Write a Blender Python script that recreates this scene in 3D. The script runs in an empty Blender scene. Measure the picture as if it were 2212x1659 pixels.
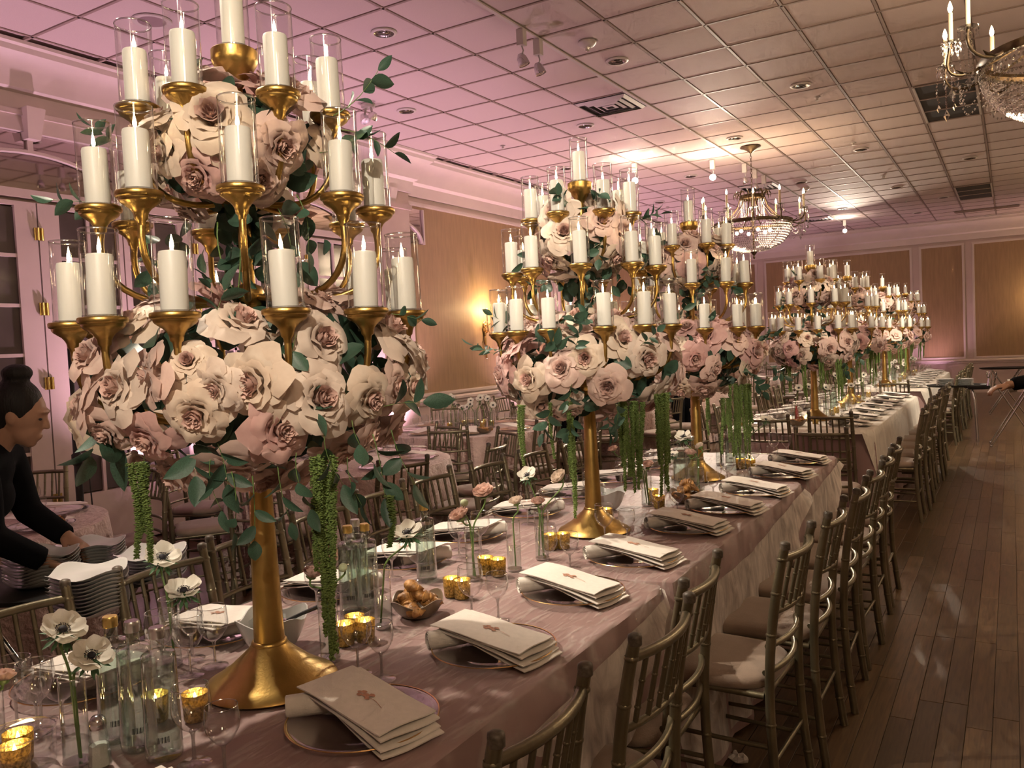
import bpy, bmesh, math, random
from mathutils import Vector, Matrix, Quaternion
PI = math.pi
SC = bpy.context.scene
COL = SC.collection
random.seed(7)

# ------------------------------------------------------------------ camera
W, H, F = 2212.0, 1659.0, 1780.0
CX, CY = W/2, H/2
CAMH = 1.56
def _ray(u, v): return Vector((u-CX, -(v-CY), -F))
_Y = _ray(2185, 702).normalized()
_Z = Vector((1, .0465, 0)).cross(_Y).normalized()
if _Z.y < 0: _Z = -_Z
_X = _Y.cross(_Z)
RW = Matrix((_X, _Y, _Z))                 # camera space -> world
CAM = Vector((0, 0, CAMH))
def on_z(u, v, z):
    d = RW @ _ray(u, v); return CAM + d*((z-CAMH)/d.z)
def on_x(u, v, x):
    d = RW @ _ray(u, v); return CAM + d*(x/d.x)
def proj(P):
    q = RW.transposed() @ (Vector(P)-CAM)
    return (CX + F*q.x/-q.z, CY - F*q.y/-q.z)
def depth(P): return -(RW.transposed() @ (Vector(P)-CAM)).z
cam_d = bpy.data.cameras.new('camera'); cam = bpy.data.objects.new('camera', cam_d); COL.objects.link(cam)
cam_d.sensor_width = 36; cam_d.lens = F/W*36; cam_d.clip_start = .02; cam_d.clip_end = 100
m4 = RW.to_4x4(); m4.translation = CAM; cam.matrix_world = m4
SC.camera = cam

# ------------------------------------------------------------------ world, exposure
wd = bpy.data.worlds.new('world'); SC.world = wd; wd.use_nodes = True
wd.node_tree.nodes['Background'].inputs[0].default_value = (.02, .017, .016, 1)
wd.node_tree.nodes['Background'].inputs[1].default_value = 1
vs = SC.view_settings; vs.view_transform = 'Standard'; vs.look = 'None'; vs.gamma = 1; vs.use_curve_mapping = False
vs.exposure = 0.45
SC.cycles.transparent_max_bounces = 32
SC.cycles.max_bounces = 5; SC.cycles.diffuse_bounces = 2; SC.cycles.glossy_bounces = 3; SC.cycles.transmission_bounces = 4
SC.cycles.use_adaptive_sampling = True; SC.cycles.adaptive_threshold = .1; SC.cycles.adaptive_min_samples = 12
SC.cycles.caustics_reflective = False; SC.cycles.caustics_refractive = False
SC.cycles.sample_clamp_indirect = 4; SC.cycles.use_denoising = True

# ------------------------------------------------------------------ lamps of the room and added fill (not every lamp has a fixture)
def look(o, target): o.rotation_euler = (Vector(target)-o.location).to_track_quat('-Z', 'Y').to_euler()
def spot(name, loc, target, power, col, angle, blend=.5, r=.04):
    l = bpy.data.lights.new(name, 'SPOT'); l.energy = power; l.color = col; l.spot_size = math.radians(angle); l.spot_blend = blend; l.shadow_soft_size = r
    o = bpy.data.objects.new(name, l); COL.objects.link(o); o.location = loc; look(o, target); return o
def point(name, loc, power, col, r=.05):
    l = bpy.data.lights.new(name, 'POINT'); l.energy = power; l.color = col; l.shadow_soft_size = r
    o = bpy.data.objects.new(name, l); COL.objects.link(o); o.location = loc; return o
WARM = (1, .74, .48); WHITE = (1, .86, .68); PINK = (1, .60, .80); ROSE = (1, .55, .62)
TRACK_X = -3.29
# track lamps aimed along the tables, with fill added for the rear candelabra
spot('track_or_fill_spot', (TRACK_X, 1.5, 3.72), (-1.35, 1.55, 1.0), 300, WHITE, 60, .6, .03)
spot('track_or_fill_spot', (TRACK_X+.1, 2.6, 3.72), (-1.5, 3.2, 1.1), 260, WHITE, 58, .6, .03)
spot('track_or_fill_spot', (.7, -2.0, 3.72), (-1.57, 1.4, 1.95), 560, WHITE, 26, .8, .03)
spot('track_or_fill_spot', (.9, -.6, 3.72), (-1.55, 3.6, 2.0), 620, WHITE, 25, .8, .03)
spot('track_or_fill_spot', (.9, 3.6, 3.72), (-1.57, 8.6, 1.9), 620, WHITE, 30, .8, .03)  # added spot that brightens the fronts of the rear candelabra
spot('track_or_fill_spot', (.9, 8.6, 3.72), (-1.57, 13.6, 1.9), 500, WHITE, 34, .8, .03)
spot('track_or_fill_spot', (-3.4, 11.3, 3.74), (-1.7, 5.0, 1.4), 420, WHITE, 70, .7, .03)
spot('track_or_fill_spot', (-4.4, 10.8, 3.74), (-1.7, 8.5, 1.0), 420, WHITE, 80, .7, .03)
spot('track_or_fill_spot', (-3.1, 19.4, 3.74), (-1.5, 12.0, 1.0), 700, WHITE, 80, .7, .03)
spot('track_or_fill_spot', (.6, 10.0, 3.74), (-1.7, 12.0, 1.2), 500, WHITE, 80, .7, .03)
# pink uplights along the walls
UPL = [(-6.25, .6), (-6.2, 4.75), (-6.25, 7.9), (-6.25, 11.4), (-6.25, 15.0), (-6.25, 18.8)]
for x, y in UPL: spot('uplight_lamp', (x, y, .34), (x-.12, y, 4.1), 205, PINK, 120, .8, .06)
UPB = [(-4.6, 21.8), (-1.6, 21.8), (1.6, 21.8)]
for x, y in UPB: spot('uplight_lamp', (x, y, .34), (x, y+.15, 4.1), 34, PINK, 120, .8, .06)
# chandeliers; the last three are added out of view as warm fill
CH = [(-2.94, 11.24), (.36, 5.72), (2.6, 15.5), (3.6, 8.0), (1.3, -.9)]
for (x, y), p in zip(CH, (62, 80, 120, 70, 95)): point('chandelier_or_fill_light', (x, y, 3.16), p, WARM, .3)
point('sconce_bulb_light', (-6.52, 10.35, 2.16), 16, (1, .70, .34), .05)
point('sconce_bulb_light', (.85, 22.15, 2.16), 26, (1, .70, .34), .05)
for x, y in ((-3.53, 11.45), (-4.5, 10.95), (-3.12, 19.6)): point('track_lamp_spill', (x+.05, y-.12, 3.86), 9, WHITE, .05)  # added points that brighten the ceiling around the lit lamps

# ------------------------------------------------------------------ builders
class MB:
    def __init__(s): s.v = []; s.f = []; s.m = []; s.mi = 0
    def add(s, vs, fs):
        o = len(s.v); s.v.extend([tuple(p) for p in vs]); s.f.extend([tuple(i+o for i in q) for q in fs]); s.m.extend([s.mi]*len(fs)); return s
    def box(s, x0, x1, y0, y1, z0, z1):
        return s.add([(x0,y0,z0),(x1,y0,z0),(x1,y1,z0),(x0,y1,z0),(x0,y0,z1),(x1,y0,z1),(x1,y1,z1),(x0,y1,z1)],
                     [(0,3,2,1),(4,5,6,7),(0,1,5,4),(1,2,6,5),(2,3,7,6),(3,0,4,7)])
    def bbox(s, x0, x1, y0, y1, z0, z1, b=.005):   # box with chamfered upper rim
        vs = []
        for z, i in ((z0, 0), (z1-b, 0), (z1, b)): vs += [(x0+i,y0+i,z),(x1-i,y0+i,z),(x1-i,y1-i,z),(x0+i,y1-i,z)]
        fs = [(0,3,2,1),(8,9,10,11)]
        for k in (0, 4):
            for i in range(4): j = (i+1) % 4; fs.append((k+i, k+j, k+4+j, k+4+i))
        return s.add(vs, fs)
    def lathe(s, prof, seg=16, c=(0,0,0), fn=None):
        vs = []; rings = []
        for r, z in prof:
            if r < 1e-6: rings.append([len(vs)]); vs.append((c[0], c[1], c[2]+z))
            else:
                rings.append(list(range(len(vs), len(vs)+seg)))
                for i in range(seg):
                    a = 2*PI*i/seg; p = (c[0]+r*math.cos(a), c[1]+r*math.sin(a), c[2]+z)
                    vs.append(fn(a, r, z, p) if fn else p)
        fs = []
        for A, B in zip(rings, rings[1:]):
            for i in range(seg):
                j = (i+1) % seg
                if len(A) == 1 and len(B) == 1: continue
                if len(A) == 1: fs.append((A[0], B[j], B[i]))
                elif len(B) == 1: fs.append((A[i], A[j], B[0]))
                else: fs.append((A[i], A[j], B[j], B[i]))
        return s.add(vs, fs)
    def tube(s, pts, r, seg=8, caps=True, flat=1.0):
        pts = [Vector(p) for p in pts]; n = len(pts); rs = r if isinstance(r, (list, tuple)) else [r]*n
        t0 = (pts[1]-pts[0]).normalized(); up = Vector((0,0,1)) if abs(t0.z) < .9 else Vector((1,0,0))
        nx = t0.cross(up).normalized(); vs = []
        for i, p in enumerate(pts):
            t = (pts[min(i+1,n-1)]-pts[max(i-1,0)]).normalized()
            nx = (nx - t*nx.dot(t)).normalized(); ny = t.cross(nx)
            for k in range(seg):
                a = 2*PI*k/seg; vs.append(p + nx*(math.cos(a)*rs[i]) + ny*(math.sin(a)*rs[i]*flat))
        fs = []
        for i in range(n-1):
            for k in range(seg):
                j = (k+1) % seg; fs.append((i*seg+k, i*seg+j, (i+1)*seg+j, (i+1)*seg+k))
        if caps: fs.append(tuple(reversed(range(seg)))); fs.append(tuple(range((n-1)*seg, n*seg)))
        return s.add(vs, fs)
    def ball(s, c, r, nu=10, nv=7, fn=None):
        r = r if isinstance(r, (tuple, list)) else (r, r, r); vs = [(c[0],c[1],c[2]-r[2])]
        for j in range(1, nv):
            t = -PI/2+PI*j/nv
            for i in range(nu):
                a = 2*PI*i/nu; vs.append((c[0]+r[0]*math.cos(t)*math.cos(a), c[1]+r[1]*math.cos(t)*math.sin(a), c[2]+r[2]*math.sin(t)))
        vs.append((c[0],c[1],c[2]+r[2])); fs = []; N = len(vs)-1
        for i in range(nu):
            k = (i+1) % nu; fs.append((0, 1+k, 1+i)); fs.append((N, 1+(nv-2)*nu+i, 1+(nv-2)*nu+k))
        for j in range(nv-2):
            for i in range(nu):
                k = (i+1) % nu; fs.append((1+j*nu+i, 1+j*nu+k, 1+(j+1)*nu+k, 1+(j+1)*nu+i))
        return s.add(vs, fs)
    def octa(s, c, r, h=None):
        h = h or r; x, y, z = c
        return s.add([(x-r,y,z),(x,y-r,z),(x+r,y,z),(x,y+r,z),(x,y,z-h),(x,y,z+h)], [(0,1,5),(1,2,5),(2,3,5),(3,0,5),(1,0,4),(2,1,4),(3,2,4),(0,3,4)])
    def grid(s, nu, nv, fn, close_u=False):
        vs = [fn(i/(nu if close_u else nu-1), j/(nv-1)) for j in range(nv) for i in range(nu)]; fs = []
        for j in range(nv-1):
            for i in range(nu if close_u else nu-1):
                k = (i+1) % nu; fs.append((j*nu+i, j*nu+k, (j+1)*nu+k, (j+1)*nu+i))
        return s.add(vs, fs)
    def merge(s, me, M):
        return s.add([M @ v.co for v in me.vertices], [tuple(p.vertices) for p in me.polygons])
    def mesh(s, name, mats, smooth=40):
        me = bpy.data.meshes.new(name); me.from_pydata(s.v, [], s.f)
        for m in (mats if isinstance(mats, (list, tuple)) else [mats]): me.materials.append(m)
        if any(s.m): me.polygons.foreach_set('material_index', s.m)
        if smooth:
            me.polygons.foreach_set('use_smooth', [True]*len(s.f))
            if smooth < 180: me.set_sharp_from_angle(angle=math.radians(smooth))
        me.update(); return me

def obj(name, me, parent=None, loc=None, rot=None, scale=None, mat=None):
    o = bpy.data.objects.new(name, me); COL.objects.link(o)
    if parent is not None: o.parent = parent
    if mat is not None: o.matrix_local = mat
    else:
        if loc is not None: o.location = loc
        if rot is not None: o.rotation_euler = rot if not isinstance(rot, (int, float)) else (0, 0, rot)
        if scale is not None: o.scale = scale if not isinstance(scale, (int, float)) else (scale,)*3
    return o
LABELS = {}
def tag(o, label=None, cat=None, group=None, kind=None):
    if label: o['label'] = label; LABELS.setdefault(label, []).append(o.name)
    if cat: o['category'] = cat
    if group: o['group'] = group
    if kind: o['kind'] = kind
    return o
def thing(name, label, cat, loc=(0,0,0), rot=0, group=None, scale=None):
    return tag(obj(name, None, None, loc, rot, scale), label, cat, group)
def dup(root, loc=None, rot=None, label=None, group=None, scale=None):
    r = root.copy(); COL.objects.link(r)
    if loc is not None: r.location = loc
    if rot is not None: r.rotation_euler = (0,0,rot) if isinstance(rot, (int, float)) else rot
    if scale is not None: r.scale = (scale,)*3
    if label: tag(r, label)
    if group: r['group'] = group
    for ch in list(root.children):
        c = ch.copy(); COL.objects.link(c); c.parent = r
        for g in list(ch.children):
            d = g.copy(); COL.objects.link(d); d.parent = c
    return r
def struct(name, me, **k): return tag(obj(name, me, **k), kind='structure')
ORD = ['first','second','third','fourth','fifth','sixth','seventh','eighth','ninth','tenth','eleventh','twelfth','thirteenth','fourteenth','fifteenth',
       'sixteenth','seventeenth','eighteenth','nineteenth','twentieth']
def nth(i, n, side='left'):
    other = 'right' if side == 'left' else 'left'
    if n == 1: return 'the only one'
    if i == 0: return side+'most'
    if i == n-1: return other+'most'
    if i < len(ORD): return ORD[i]+' from '+side
    return ORD[n-1-i]+' from '+other
def rotz(a): return Matrix.Rotation(a, 4, 'Z')
def TR(x, y, z): return Matrix.Translation((x, y, z))
def align(n, spin=0.0):      # matrix whose +Z looks along n
    return Vector(n).normalized().to_track_quat('Z', 'Y').to_matrix().to_4x4() @ Matrix.Rotation(spin, 4, 'Z')

# ------------------------------------------------------------------ materials
def mat(name, col, rough=.5, metal=0.0, var=0.0, vscale=20, bump=0.0, bscale=60, emit=0.0, ecol=None, sheen=0.0, sss=0.0, spec=.5, coat=0.0, col2=None, rnd=0.0, trans=0.0, coord='Object', stretch=None, dist=.01):
    m = bpy.data.materials.new(name); m.use_nodes = True; nt = m.node_tree; N = nt.nodes; L = nt.links
    b = N['Principled BSDF']; b.inputs['Base Color'].default_value = (*col, 1); b.inputs['Roughness'].default_value = rough; b.inputs['Metallic'].default_value = metal
    b.inputs['Specular IOR Level'].default_value = spec; b.inputs['Sheen Weight'].default_value = sheen; b.inputs['Coat Weight'].default_value = coat
    if sss: b.inputs['Subsurface Weight'].default_value = sss; b.inputs['Subsurface Radius'].default_value = (.02, .012, .008); b.inputs['Subsurface Scale'].default_value = .6
    if emit: b.inputs['Emission Color'].default_value = (*(ecol or col), 1); b.inputs['Emission Strength'].default_value = emit
    tc = mp = None
    if var or bump:
        tc = N.new('ShaderNodeTexCoord'); mp = N.new('ShaderNodeMapping'); L.new(tc.outputs[coord], mp.inputs[0])
        if stretch: mp.inputs['Scale'].default_value = stretch
    src = None
    if var:
        n = N.new('ShaderNodeTexNoise'); n.inputs['Scale'].default_value = vscale; n.inputs['Detail'].default_value = 5; L.new(mp.outputs[0], n.inputs['Vector'])
        r = N.new('ShaderNodeValToRGB'); e = r.color_ramp.elements; e[0].position = .3; e[1].position = .7
        a = [max(0, c*(1-var)) for c in col]; z = list(col2) if col2 else [min(1, c*(1+var)) for c in col]
        e[0].color = (*a, 1); e[1].color = (*z, 1); L.new(n.outputs[0], r.inputs[0]); src = r.outputs[0]
    if rnd:
        oi = N.new('ShaderNodeObjectInfo'); hs = N.new('ShaderNodeHueSaturation'); mr = N.new('ShaderNodeMapRange')
        mr.inputs[3].default_value = 1-rnd; mr.inputs[4].default_value = 1+rnd; L.new(oi.outputs['Random'], mr.inputs[0]); L.new(mr.outputs[0], hs.inputs['Value'])
        if src: L.new(src, hs.inputs['Color'])
        else: hs.inputs['Color'].default_value = (*col, 1)
        src = hs.outputs[0]
    if src: L.new(src, b.inputs['Base Color'])
    if bump:
        n = N.new('ShaderNodeTexNoise'); n.inputs['Scale'].default_value = bscale; n.inputs['Detail'].default_value = 4; L.new(mp.outputs[0], n.inputs['Vector'])
        bp = N.new('ShaderNodeBump'); bp.inputs['Strength'].default_value = bump; bp.inputs['Distance'].default_value = dist; L.new(n.outputs[0], bp.inputs['Height']); L.new(bp.outputs[0], b.inputs['Normal'])
    if trans:
        t = N.new('ShaderNodeBsdfTranslucent'); mx = N.new('ShaderNodeMixShader'); mx.inputs[0].default_value = trans
        if src: L.new(src, t.inputs[0])
        else: t.inputs[0].default_value = (*col, 1)
        out = N['Material Output']; L.new(b.outputs[0], mx.inputs[1]); L.new(t.outputs[0], mx.inputs[2]); L.new(mx.outputs[0], out.inputs[0])
    return m
def glass(name, tint=(.97,.98,.98), lo=.05, hi=.85, power=3.5, rough=.02):
    m = bpy.data.materials.new(name); m.use_nodes = True; nt = m.node_tree; N = nt.nodes; L = nt.links
    N.remove(N['Principled BSDF']); t = N.new('ShaderNodeBsdfTransparent'); t.inputs[0].default_value = (*tint, 1)
    g = N.new('ShaderNodeBsdfAnisotropic'); g.inputs['Roughness'].default_value = rough
    lw = N.new('ShaderNodeLayerWeight'); lw.inputs[0].default_value = .5
    pw = N.new('ShaderNodeMath'); pw.operation = 'POWER'; pw.inputs[1].default_value = power; L.new(lw.outputs['Facing'], pw.inputs[0])
    mr = N.new('ShaderNodeMapRange'); mr.inputs[3].default_value = lo; mr.inputs[4].default_value = hi; L.new(pw.outputs[0], mr.inputs[0])
    mx = N.new('ShaderNodeMixShader'); L.new(mr.outputs[0], mx.inputs[0]); L.new(t.outputs[0], mx.inputs[1]); L.new(g.outputs[0], mx.inputs[2])
    L.new(mx.outputs[0], N['Material Output'].inputs[0]); return m
def emis(name, col, s):
    m = bpy.data.materials.new(name); m.use_nodes = True; N = m.node_tree.nodes; N.remove(N['Principled BSDF'])
    e = N.new('ShaderNodeEmission'); e.inputs[0].default_value = (*col, 1); e.inputs[1].default_value = s
    m.node_tree.links.new(e.outputs[0], N['Material Output'].inputs[0]); m.cycles.emission_sampling = 'NONE'; return m      # the light they throw comes from the lamps above
M = {}
M['gold'] = mat('brushed_gold', (.46,.30,.095), .36, 1, var=.18, vscale=14, bump=.05, bscale=180)
M['chair'] = mat('champagne_paint', (.19,.165,.105), .36, .75, var=.22, vscale=9, bump=.08, bscale=90)
M['chair_worn'] = mat('worn_chair_tip', (.10,.08,.06), .5, .2, var=.5, vscale=70)
M['cushion'] = mat('taupe_cushion', (.27,.195,.145), .75, 0, var=.08, bump=.12, bscale=220, sheen=.25)
M['wax'] = mat('ivory_wax', (.90,.87,.80), .42, trans=.12)
M['wick'] = mat('burnt_wick', (.02,.015,.01), .9)
M['flame'] = emis('candle_flame', (1,.72,.36), 55)
M['vflame'] = emis('votive_flame', (1,.70,.32), 70); M['vflame'].cycles.emission_sampling = 'AUTO'
M['bulb'] = emis('warm_bulb', (1,.70,.36), 40)
M['spotlamp'] = emis('spot_lamp_face', (1,.86,.66), 600)
M['pinkled'] = emis('pink_led', (1,.45,.85), 22)
M['glass'] = glass('clear_glass', (.975,.98,.98), .075, .95, 2.6, .045)
M['rimglass'] = glass('glass_rim', (.9,.92,.92), .45, .95, 1.5, .12)
M['bglass'] = glass('bottle_glass', (.88,.94,.91), .12, .95, 2.0, .05)
M['crystal'] = glass('cut_crystal', (.93,.94,.96), .34, .95, 1.4, .04)
M['plateglass'] = glass('charger_glass', (.93,.93,.92), .10, .8, 2.5, .05)
M['water'] = glass('still_water', (.92,.96,.95), .05, .6, 4)
ROSES = []
for i, (c, c2) in enumerate([((.86,.69,.58),(.90,.76,.65)), ((.84,.59,.52),(.88,.67,.58)), ((.76,.45,.42),(.82,.54,.49)), ((.86,.68,.54),(.90,.75,.61))]):
    ROSES.append(mat('rose_petal_'+'abcd'[i], c, .62, var=.08, vscale=2.2, col2=c2, bump=.05, bscale=6, rnd=.10, trans=.32, sheen=.2))
M['heart'] = mat('rose_heart', (.76,.51,.44), .62, var=.12, vscale=3, trans=.2, rnd=.12)
M['leaf'] = mat('eucalyptus_leaf', (.045,.095,.062), .48, var=.3, vscale=30, rnd=.25, trans=.12)
M['stem'] = mat('flower_stem', (.12,.20,.05), .5, var=.25, vscale=40)
M['frill'] = mat('anemone_collar', (.05,.13,.05), .6, var=.3, vscale=60)
M['amar'] = mat('green_amaranthus', (.20,.29,.075), .8, var=.45, vscale=160, bump=.5, bscale=300)
M['white_petal'] = mat('white_petal', (.84,.80,.70), .6, var=.06, vscale=30, trans=.3)
M['pink_petal'] = mat('ranunculus_petal', (.80,.56,.47), .6, var=.12, vscale=30, trans=.3)
M['black_centre'] = mat('anemone_centre', (.012,.010,.016), .7, var=.5, vscale=200)
M['cloth'] = mat('mauve_satin', (.30,.185,.172), .55, sheen=.15, var=.08, vscale=3, bump=.06, bscale=14)
M['cloth_white'] = mat('ivory_satin', (.66,.58,.50), .6, sheen=.3, var=.06, vscale=3, bump=.06, bscale=14)
M['napkin'] = mat('white_linen', (.80,.74,.67), .8, var=.04, vscale=60, bump=.1, bscale=260)
M['motif'] = mat('rust_embroidery', (.48,.25,.17), .7, var=.2, vscale=120)
M['goldrim'] = mat('gold_rim', (.75,.50,.22), .22, 1)
M['silver'] = mat('chrome', (.62,.62,.62), .15, 1)
M['cap_gold'] = mat('gold_cap', (.70,.52,.18), .3, 1, bump=.1)
M['cap_silver'] = mat('silver_cap', (.62,.62,.60), .3, 1, bump=.1)
M['mercury'] = mat('mercury_glass', (.62,.40,.07), .3, .7, var=.7, vscale=170, col2=(.95,.70,.22), bump=.3, bscale=170, trans=.35)
M['bowl'] = mat('white_ceramic', (.58,.57,.54), .28, coat=.4)
M['bowl_brown'] = mat('brown_ceramic', (.17,.12,.075), .35, coat=.3)
M['crust'] = mat('pastry_crust', (.30,.115,.03), .45, var=.5, vscale=55, col2=(.60,.31,.10), bump=.4, bscale=90)
M['black'] = mat('black_metal', (.015,.014,.014), .45)
M['tray'] = mat('black_tray', (.02,.02,.02), .55)
M['fabric_black'] = mat('black_uniform', (.004,.004,.005), .95, spec=.08, var=.3, vscale=8, bump=.2, bscale=20)
M['shirt'] = mat('white_shirt', (.72,.70,.66), .8)
M['skin'] = mat('skin_tone', (.30,.16,.10), .55, spec=.25, var=.08, vscale=12)
M['hair'] = mat('dark_hair', (.008,.006,.005), .6, spec=.2, bump=.5, bscale=120, stretch=(1,1,.15))
M['print'] = mat('dark_print', (.02,.02,.02), .6)
M['salt'] = mat('salt_grains', (.85,.83,.78), .9, bump=.4, bscale=400)
M['ice'] = glass('ice_cube', (.93,.96,.97), .18, .8, 2.0, .12)
M['paper'] = mat('crumpled_paper', (.75,.70,.64), .8)
M['copper'] = mat('antique_brass', (.085,.055,.028), .42, .85, var=.3, vscale=30)
M['sleeve'] = mat('candle_sleeve', (.72,.58,.36), .6)
# ================================================================== THE ROOM
XL, XR, YB, YN, ZC = -6.75, 6.2, 22.4, -4.0, 4.10
M['paint'] = mat('blush_paint', (.66,.52,.46), .6, var=.04, vscale=2, bump=.04, bscale=40)
M['trim'] = mat('trim_paint', (.74,.62,.56), .45, var=.03, vscale=4)
M['tan'] = mat('tan_wallpaper', (.39,.25,.13), .6, var=.10, vscale=5, bump=.12, bscale=120, stretch=(6,6,.6))
M['tile'] = mat('ceiling_tile', (.65,.53,.49), .85, var=.05, vscale=160, bump=.15, bscale=220, rnd=.03)
M['tee'] = mat('ceiling_tee', (.33,.24,.20), .6)
M['floorwood'] = None
def wood(name, plank):
    m = bpy.data.materials.new(name); m.use_nodes = True; nt = m.node_tree; N = nt.nodes; L = nt.links; b = N['Principled BSDF']
    tc = N.new('ShaderNodeTexCoord'); mp = N.new('ShaderNodeMapping'); L.new(tc.outputs['Object'], mp.inputs[0])
    mp.inputs['Scale'].default_value = (22, 1.6, 22); n = N.new('ShaderNodeTexNoise'); n.inputs['Scale'].default_value = 3.2; n.inputs['Detail'].default_value = 7; n.inputs['Distortion'].default_value = .8
    L.new(mp.outputs[0], n.inputs['Vector']); r = N.new('ShaderNodeValToRGB'); e = r.color_ramp.elements
    e[0].position = .28; e[0].color = (.050,.029,.014,1); e[1].position = .75; e[1].color = (.130,.078,.038,1); L.new(n.outputs[0], r.inputs[0])
    hs = N.new('ShaderNodeHueSaturation'); L.new(r.outputs[0], hs.inputs['Color'])
    if plank:
        oi = N.new('ShaderNodeObjectInfo'); mr = N.new('ShaderNodeMapRange'); mr.inputs[3].default_value = .72; mr.inputs[4].default_value = 1.32; L.new(oi.outputs['Random'], mr.inputs[0]); L.new(mr.outputs[0], hs.inputs['Value'])
        ad = N.new('ShaderNodeVectorMath'); ad.operation = 'ADD'; L.new(mp.outputs[0], ad.inputs[0]); L.new(oi.outputs['Location'], ad.inputs[1]); L.new(ad.outputs[0], n.inputs['Vector'])
    else:
        mp2 = N.new('ShaderNodeMapping'); mp2.inputs['Rotation'].default_value = (0,0,PI/2); L.new(tc.outputs['Object'], mp2.inputs[0])
        bt = N.new('ShaderNodeTexBrick'); bt.inputs['Scale'].default_value = 1; bt.inputs['Brick Width'].default_value = .9; bt.inputs['Row Height'].default_value = .09; bt.inputs['Mortar Size'].default_value = .0012
        bt.inputs['Color1'].default_value = (.72,.72,.72,1); bt.inputs['Color2'].default_value = (1.3,1.3,1.3,1); bt.inputs['Mortar'].default_value = (.25,.25,.25,1); L.new(mp2.outputs[0], bt.inputs[0]); L.new(bt.outputs[0], hs.inputs['Value'])
    L.new(hs.outputs[0], b.inputs['Base Color']); b.inputs['Roughness'].default_value = .32; b.inputs['Coat Weight'].default_value = .25; b.inputs['Coat Roughness'].default_value = .2
    return m
M['floorwood'] = wood('oak_strip_floor', False); M['plank'] = wood('oak_plank', True)
# ---- floor: laid strips in the aisle are boards of their own, the rest is one surface
PX0, PX1, PY0, PY1 = -.90, 1.26, 2.2, 13.0
b = MB()
for x0, x1, y0, y1 in ((XL, PX0, YN, YB), (PX1, XR, YN, YB), (PX0, PX1, YN, PY0), (PX0, PX1, PY1, YB)): b.box(x0, x1, y0, y1, -.08, 0)
b.box(PX0, PX1, PY0, PY1, -.08, -.012)
floor = struct('floor', b.mesh('floor', M['floorwood'], 0))
pm = MB().bbox(-.0442, .0442, -.4488, .4488, -.0115, .0, .0012).mesh('plank', M['plank'], 0)
rp = random.Random(2)
for c in range(24):
    y = PY0; L = rp.uniform(.35, .95)
    while y < PY1-.02:
        if PY1-(y+L) < .3: L = PY1-y
        obj('plank', pm, floor, (PX0+.09*(c+.5), y+L/2, (c*7 % 3)*.0003-.0004), scale=(1, (L-.0024)/.8976, 1)); y += L; L = rp.uniform(.75, 1.15)
# ---- ceiling
b = MB().box(XL-.2, XR+.2, YN-.2, YB+.2, ZC+.03, ZC+.1); ceiling = struct('ceiling', b.mesh('ceiling', M['tile'], 0))
b = MB(); T = .61; gx = [-1.476+T*k for k in range(-9, 13)]; gy = [6.08+T*k for k in range(-17, 28)]
for x in gx:
    if XL < x < XR: b.box(x-.011, x+.011, YN, YB, ZC-.001, ZC+.02)
for y in gy:
    if YN < y < YB: b.box(XL, XR, y-.011, y+.011, ZC-.001, ZC+.02)
obj('tee_grid', b.mesh('tee_grid', M['tee'], 0), ceiling)
tm = MB().bbox(-.292, .292, -.292, .292, -.016, 0, .006)
tm = MB().add([(x, y, -z) for x, y, z in tm.v], [tuple(reversed(f)) for f in tm.f]).mesh('tile', M['tile'], 0)
cells = []
for x in gx:
    for y in gy:
        c = (x+T/2, y+T/2, ZC+.004)
        if XL+.1 < c[0] < XR-.1 and YN+.1 < c[1] < YB-.1:
            vis = depth(c) > .5
            if vis: u, v = proj(c); vis = -120 < u < W+120 and -140 < v < H
            cells.append((0 if vis else 1, depth(c), c))
cells.sort(key=lambda q: (q[0], q[1]))
for q in cells[:300]: obj('tile', tm, ceiling, q[2])
b = MB()
for q in cells[300:]: x, y, z = q[2]; b.box(x-.292, x+.292, y-.292, y+.292, z, z+.014)
tag(obj('tile_field', b.mesh('tile_field', M['tile'], 0), ceiling), kind='stuff')
# ---- walls
wl = struct('wall_left', MB().box(XL-.15, XL, YN, YB, 0, ZC+.05).mesh('wall_left', M['paint'], 0))
wb = struct('wall_back', MB().box(XL-.15, XR+.15, YB, YB+.15, 0, ZC+.05).mesh('wall_back', M['paint'], 0))
struct('wall_right', MB().box(XR, XR+.15, YN, YB, 0, ZC+.05).mesh('wall_right', M['paint'], 0))
struct('wall_near', MB().box(XL-.15, XR+.15, YN-.15, YN, 0, ZC+.05).mesh('wall_near', M['paint'], 0))
CROWN = [(0,3.62),(.035,3.62),(.045,3.70),(.05,3.76),(.10,3.79),(.115,3.84),(.14,3.92),(.20,3.985),(.25,4.02),(.262,4.06),(.285,4.075),(.29,4.10),(0,4.10)]
def sweep(prof, path, name, m, parent=None):      # path: list of (x,y) in plan with outward normal to the left of travel
    pts = [Vector((p[0], p[1])) for p in path]; vs = []; n = len(prof)
    for i, p in enumerate(pts):
        d0 = (pts[i]-pts[i-1]).normalized() if i else None; d1 = (pts[i+1]-pts[i]).normalized() if i < len(pts)-1 else None
        ds = [d for d in (d0, d1) if d is not None]; ns = [Vector((-d.y, d.x)) for d in ds]
        nn = sum(ns, Vector((0,0))); nn = nn/nn.dot(ns[0])
        for o, z in prof: vs.append((p.x+nn.x*o, p.y+nn.y*o, z))
    fs = [(i*n+k, i*n+(k+1) % n, (i+1)*n+(k+1) % n, (i+1)*n+k) for i in range(len(pts)-1) for k in range(n)]
    me = MB().add(vs, fs).mesh(name, m, 30)
    return obj(name, me, parent) if parent else struct(name, me)
PIL = [(7.98, 8.54), (12.62, 13.18), (17.3, 17.86)]
path = [(XL, YN)]
for a, c in PIL: path += [(XL, a), (XL+.12, a), (XL+.12, c), (XL, c)]
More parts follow.
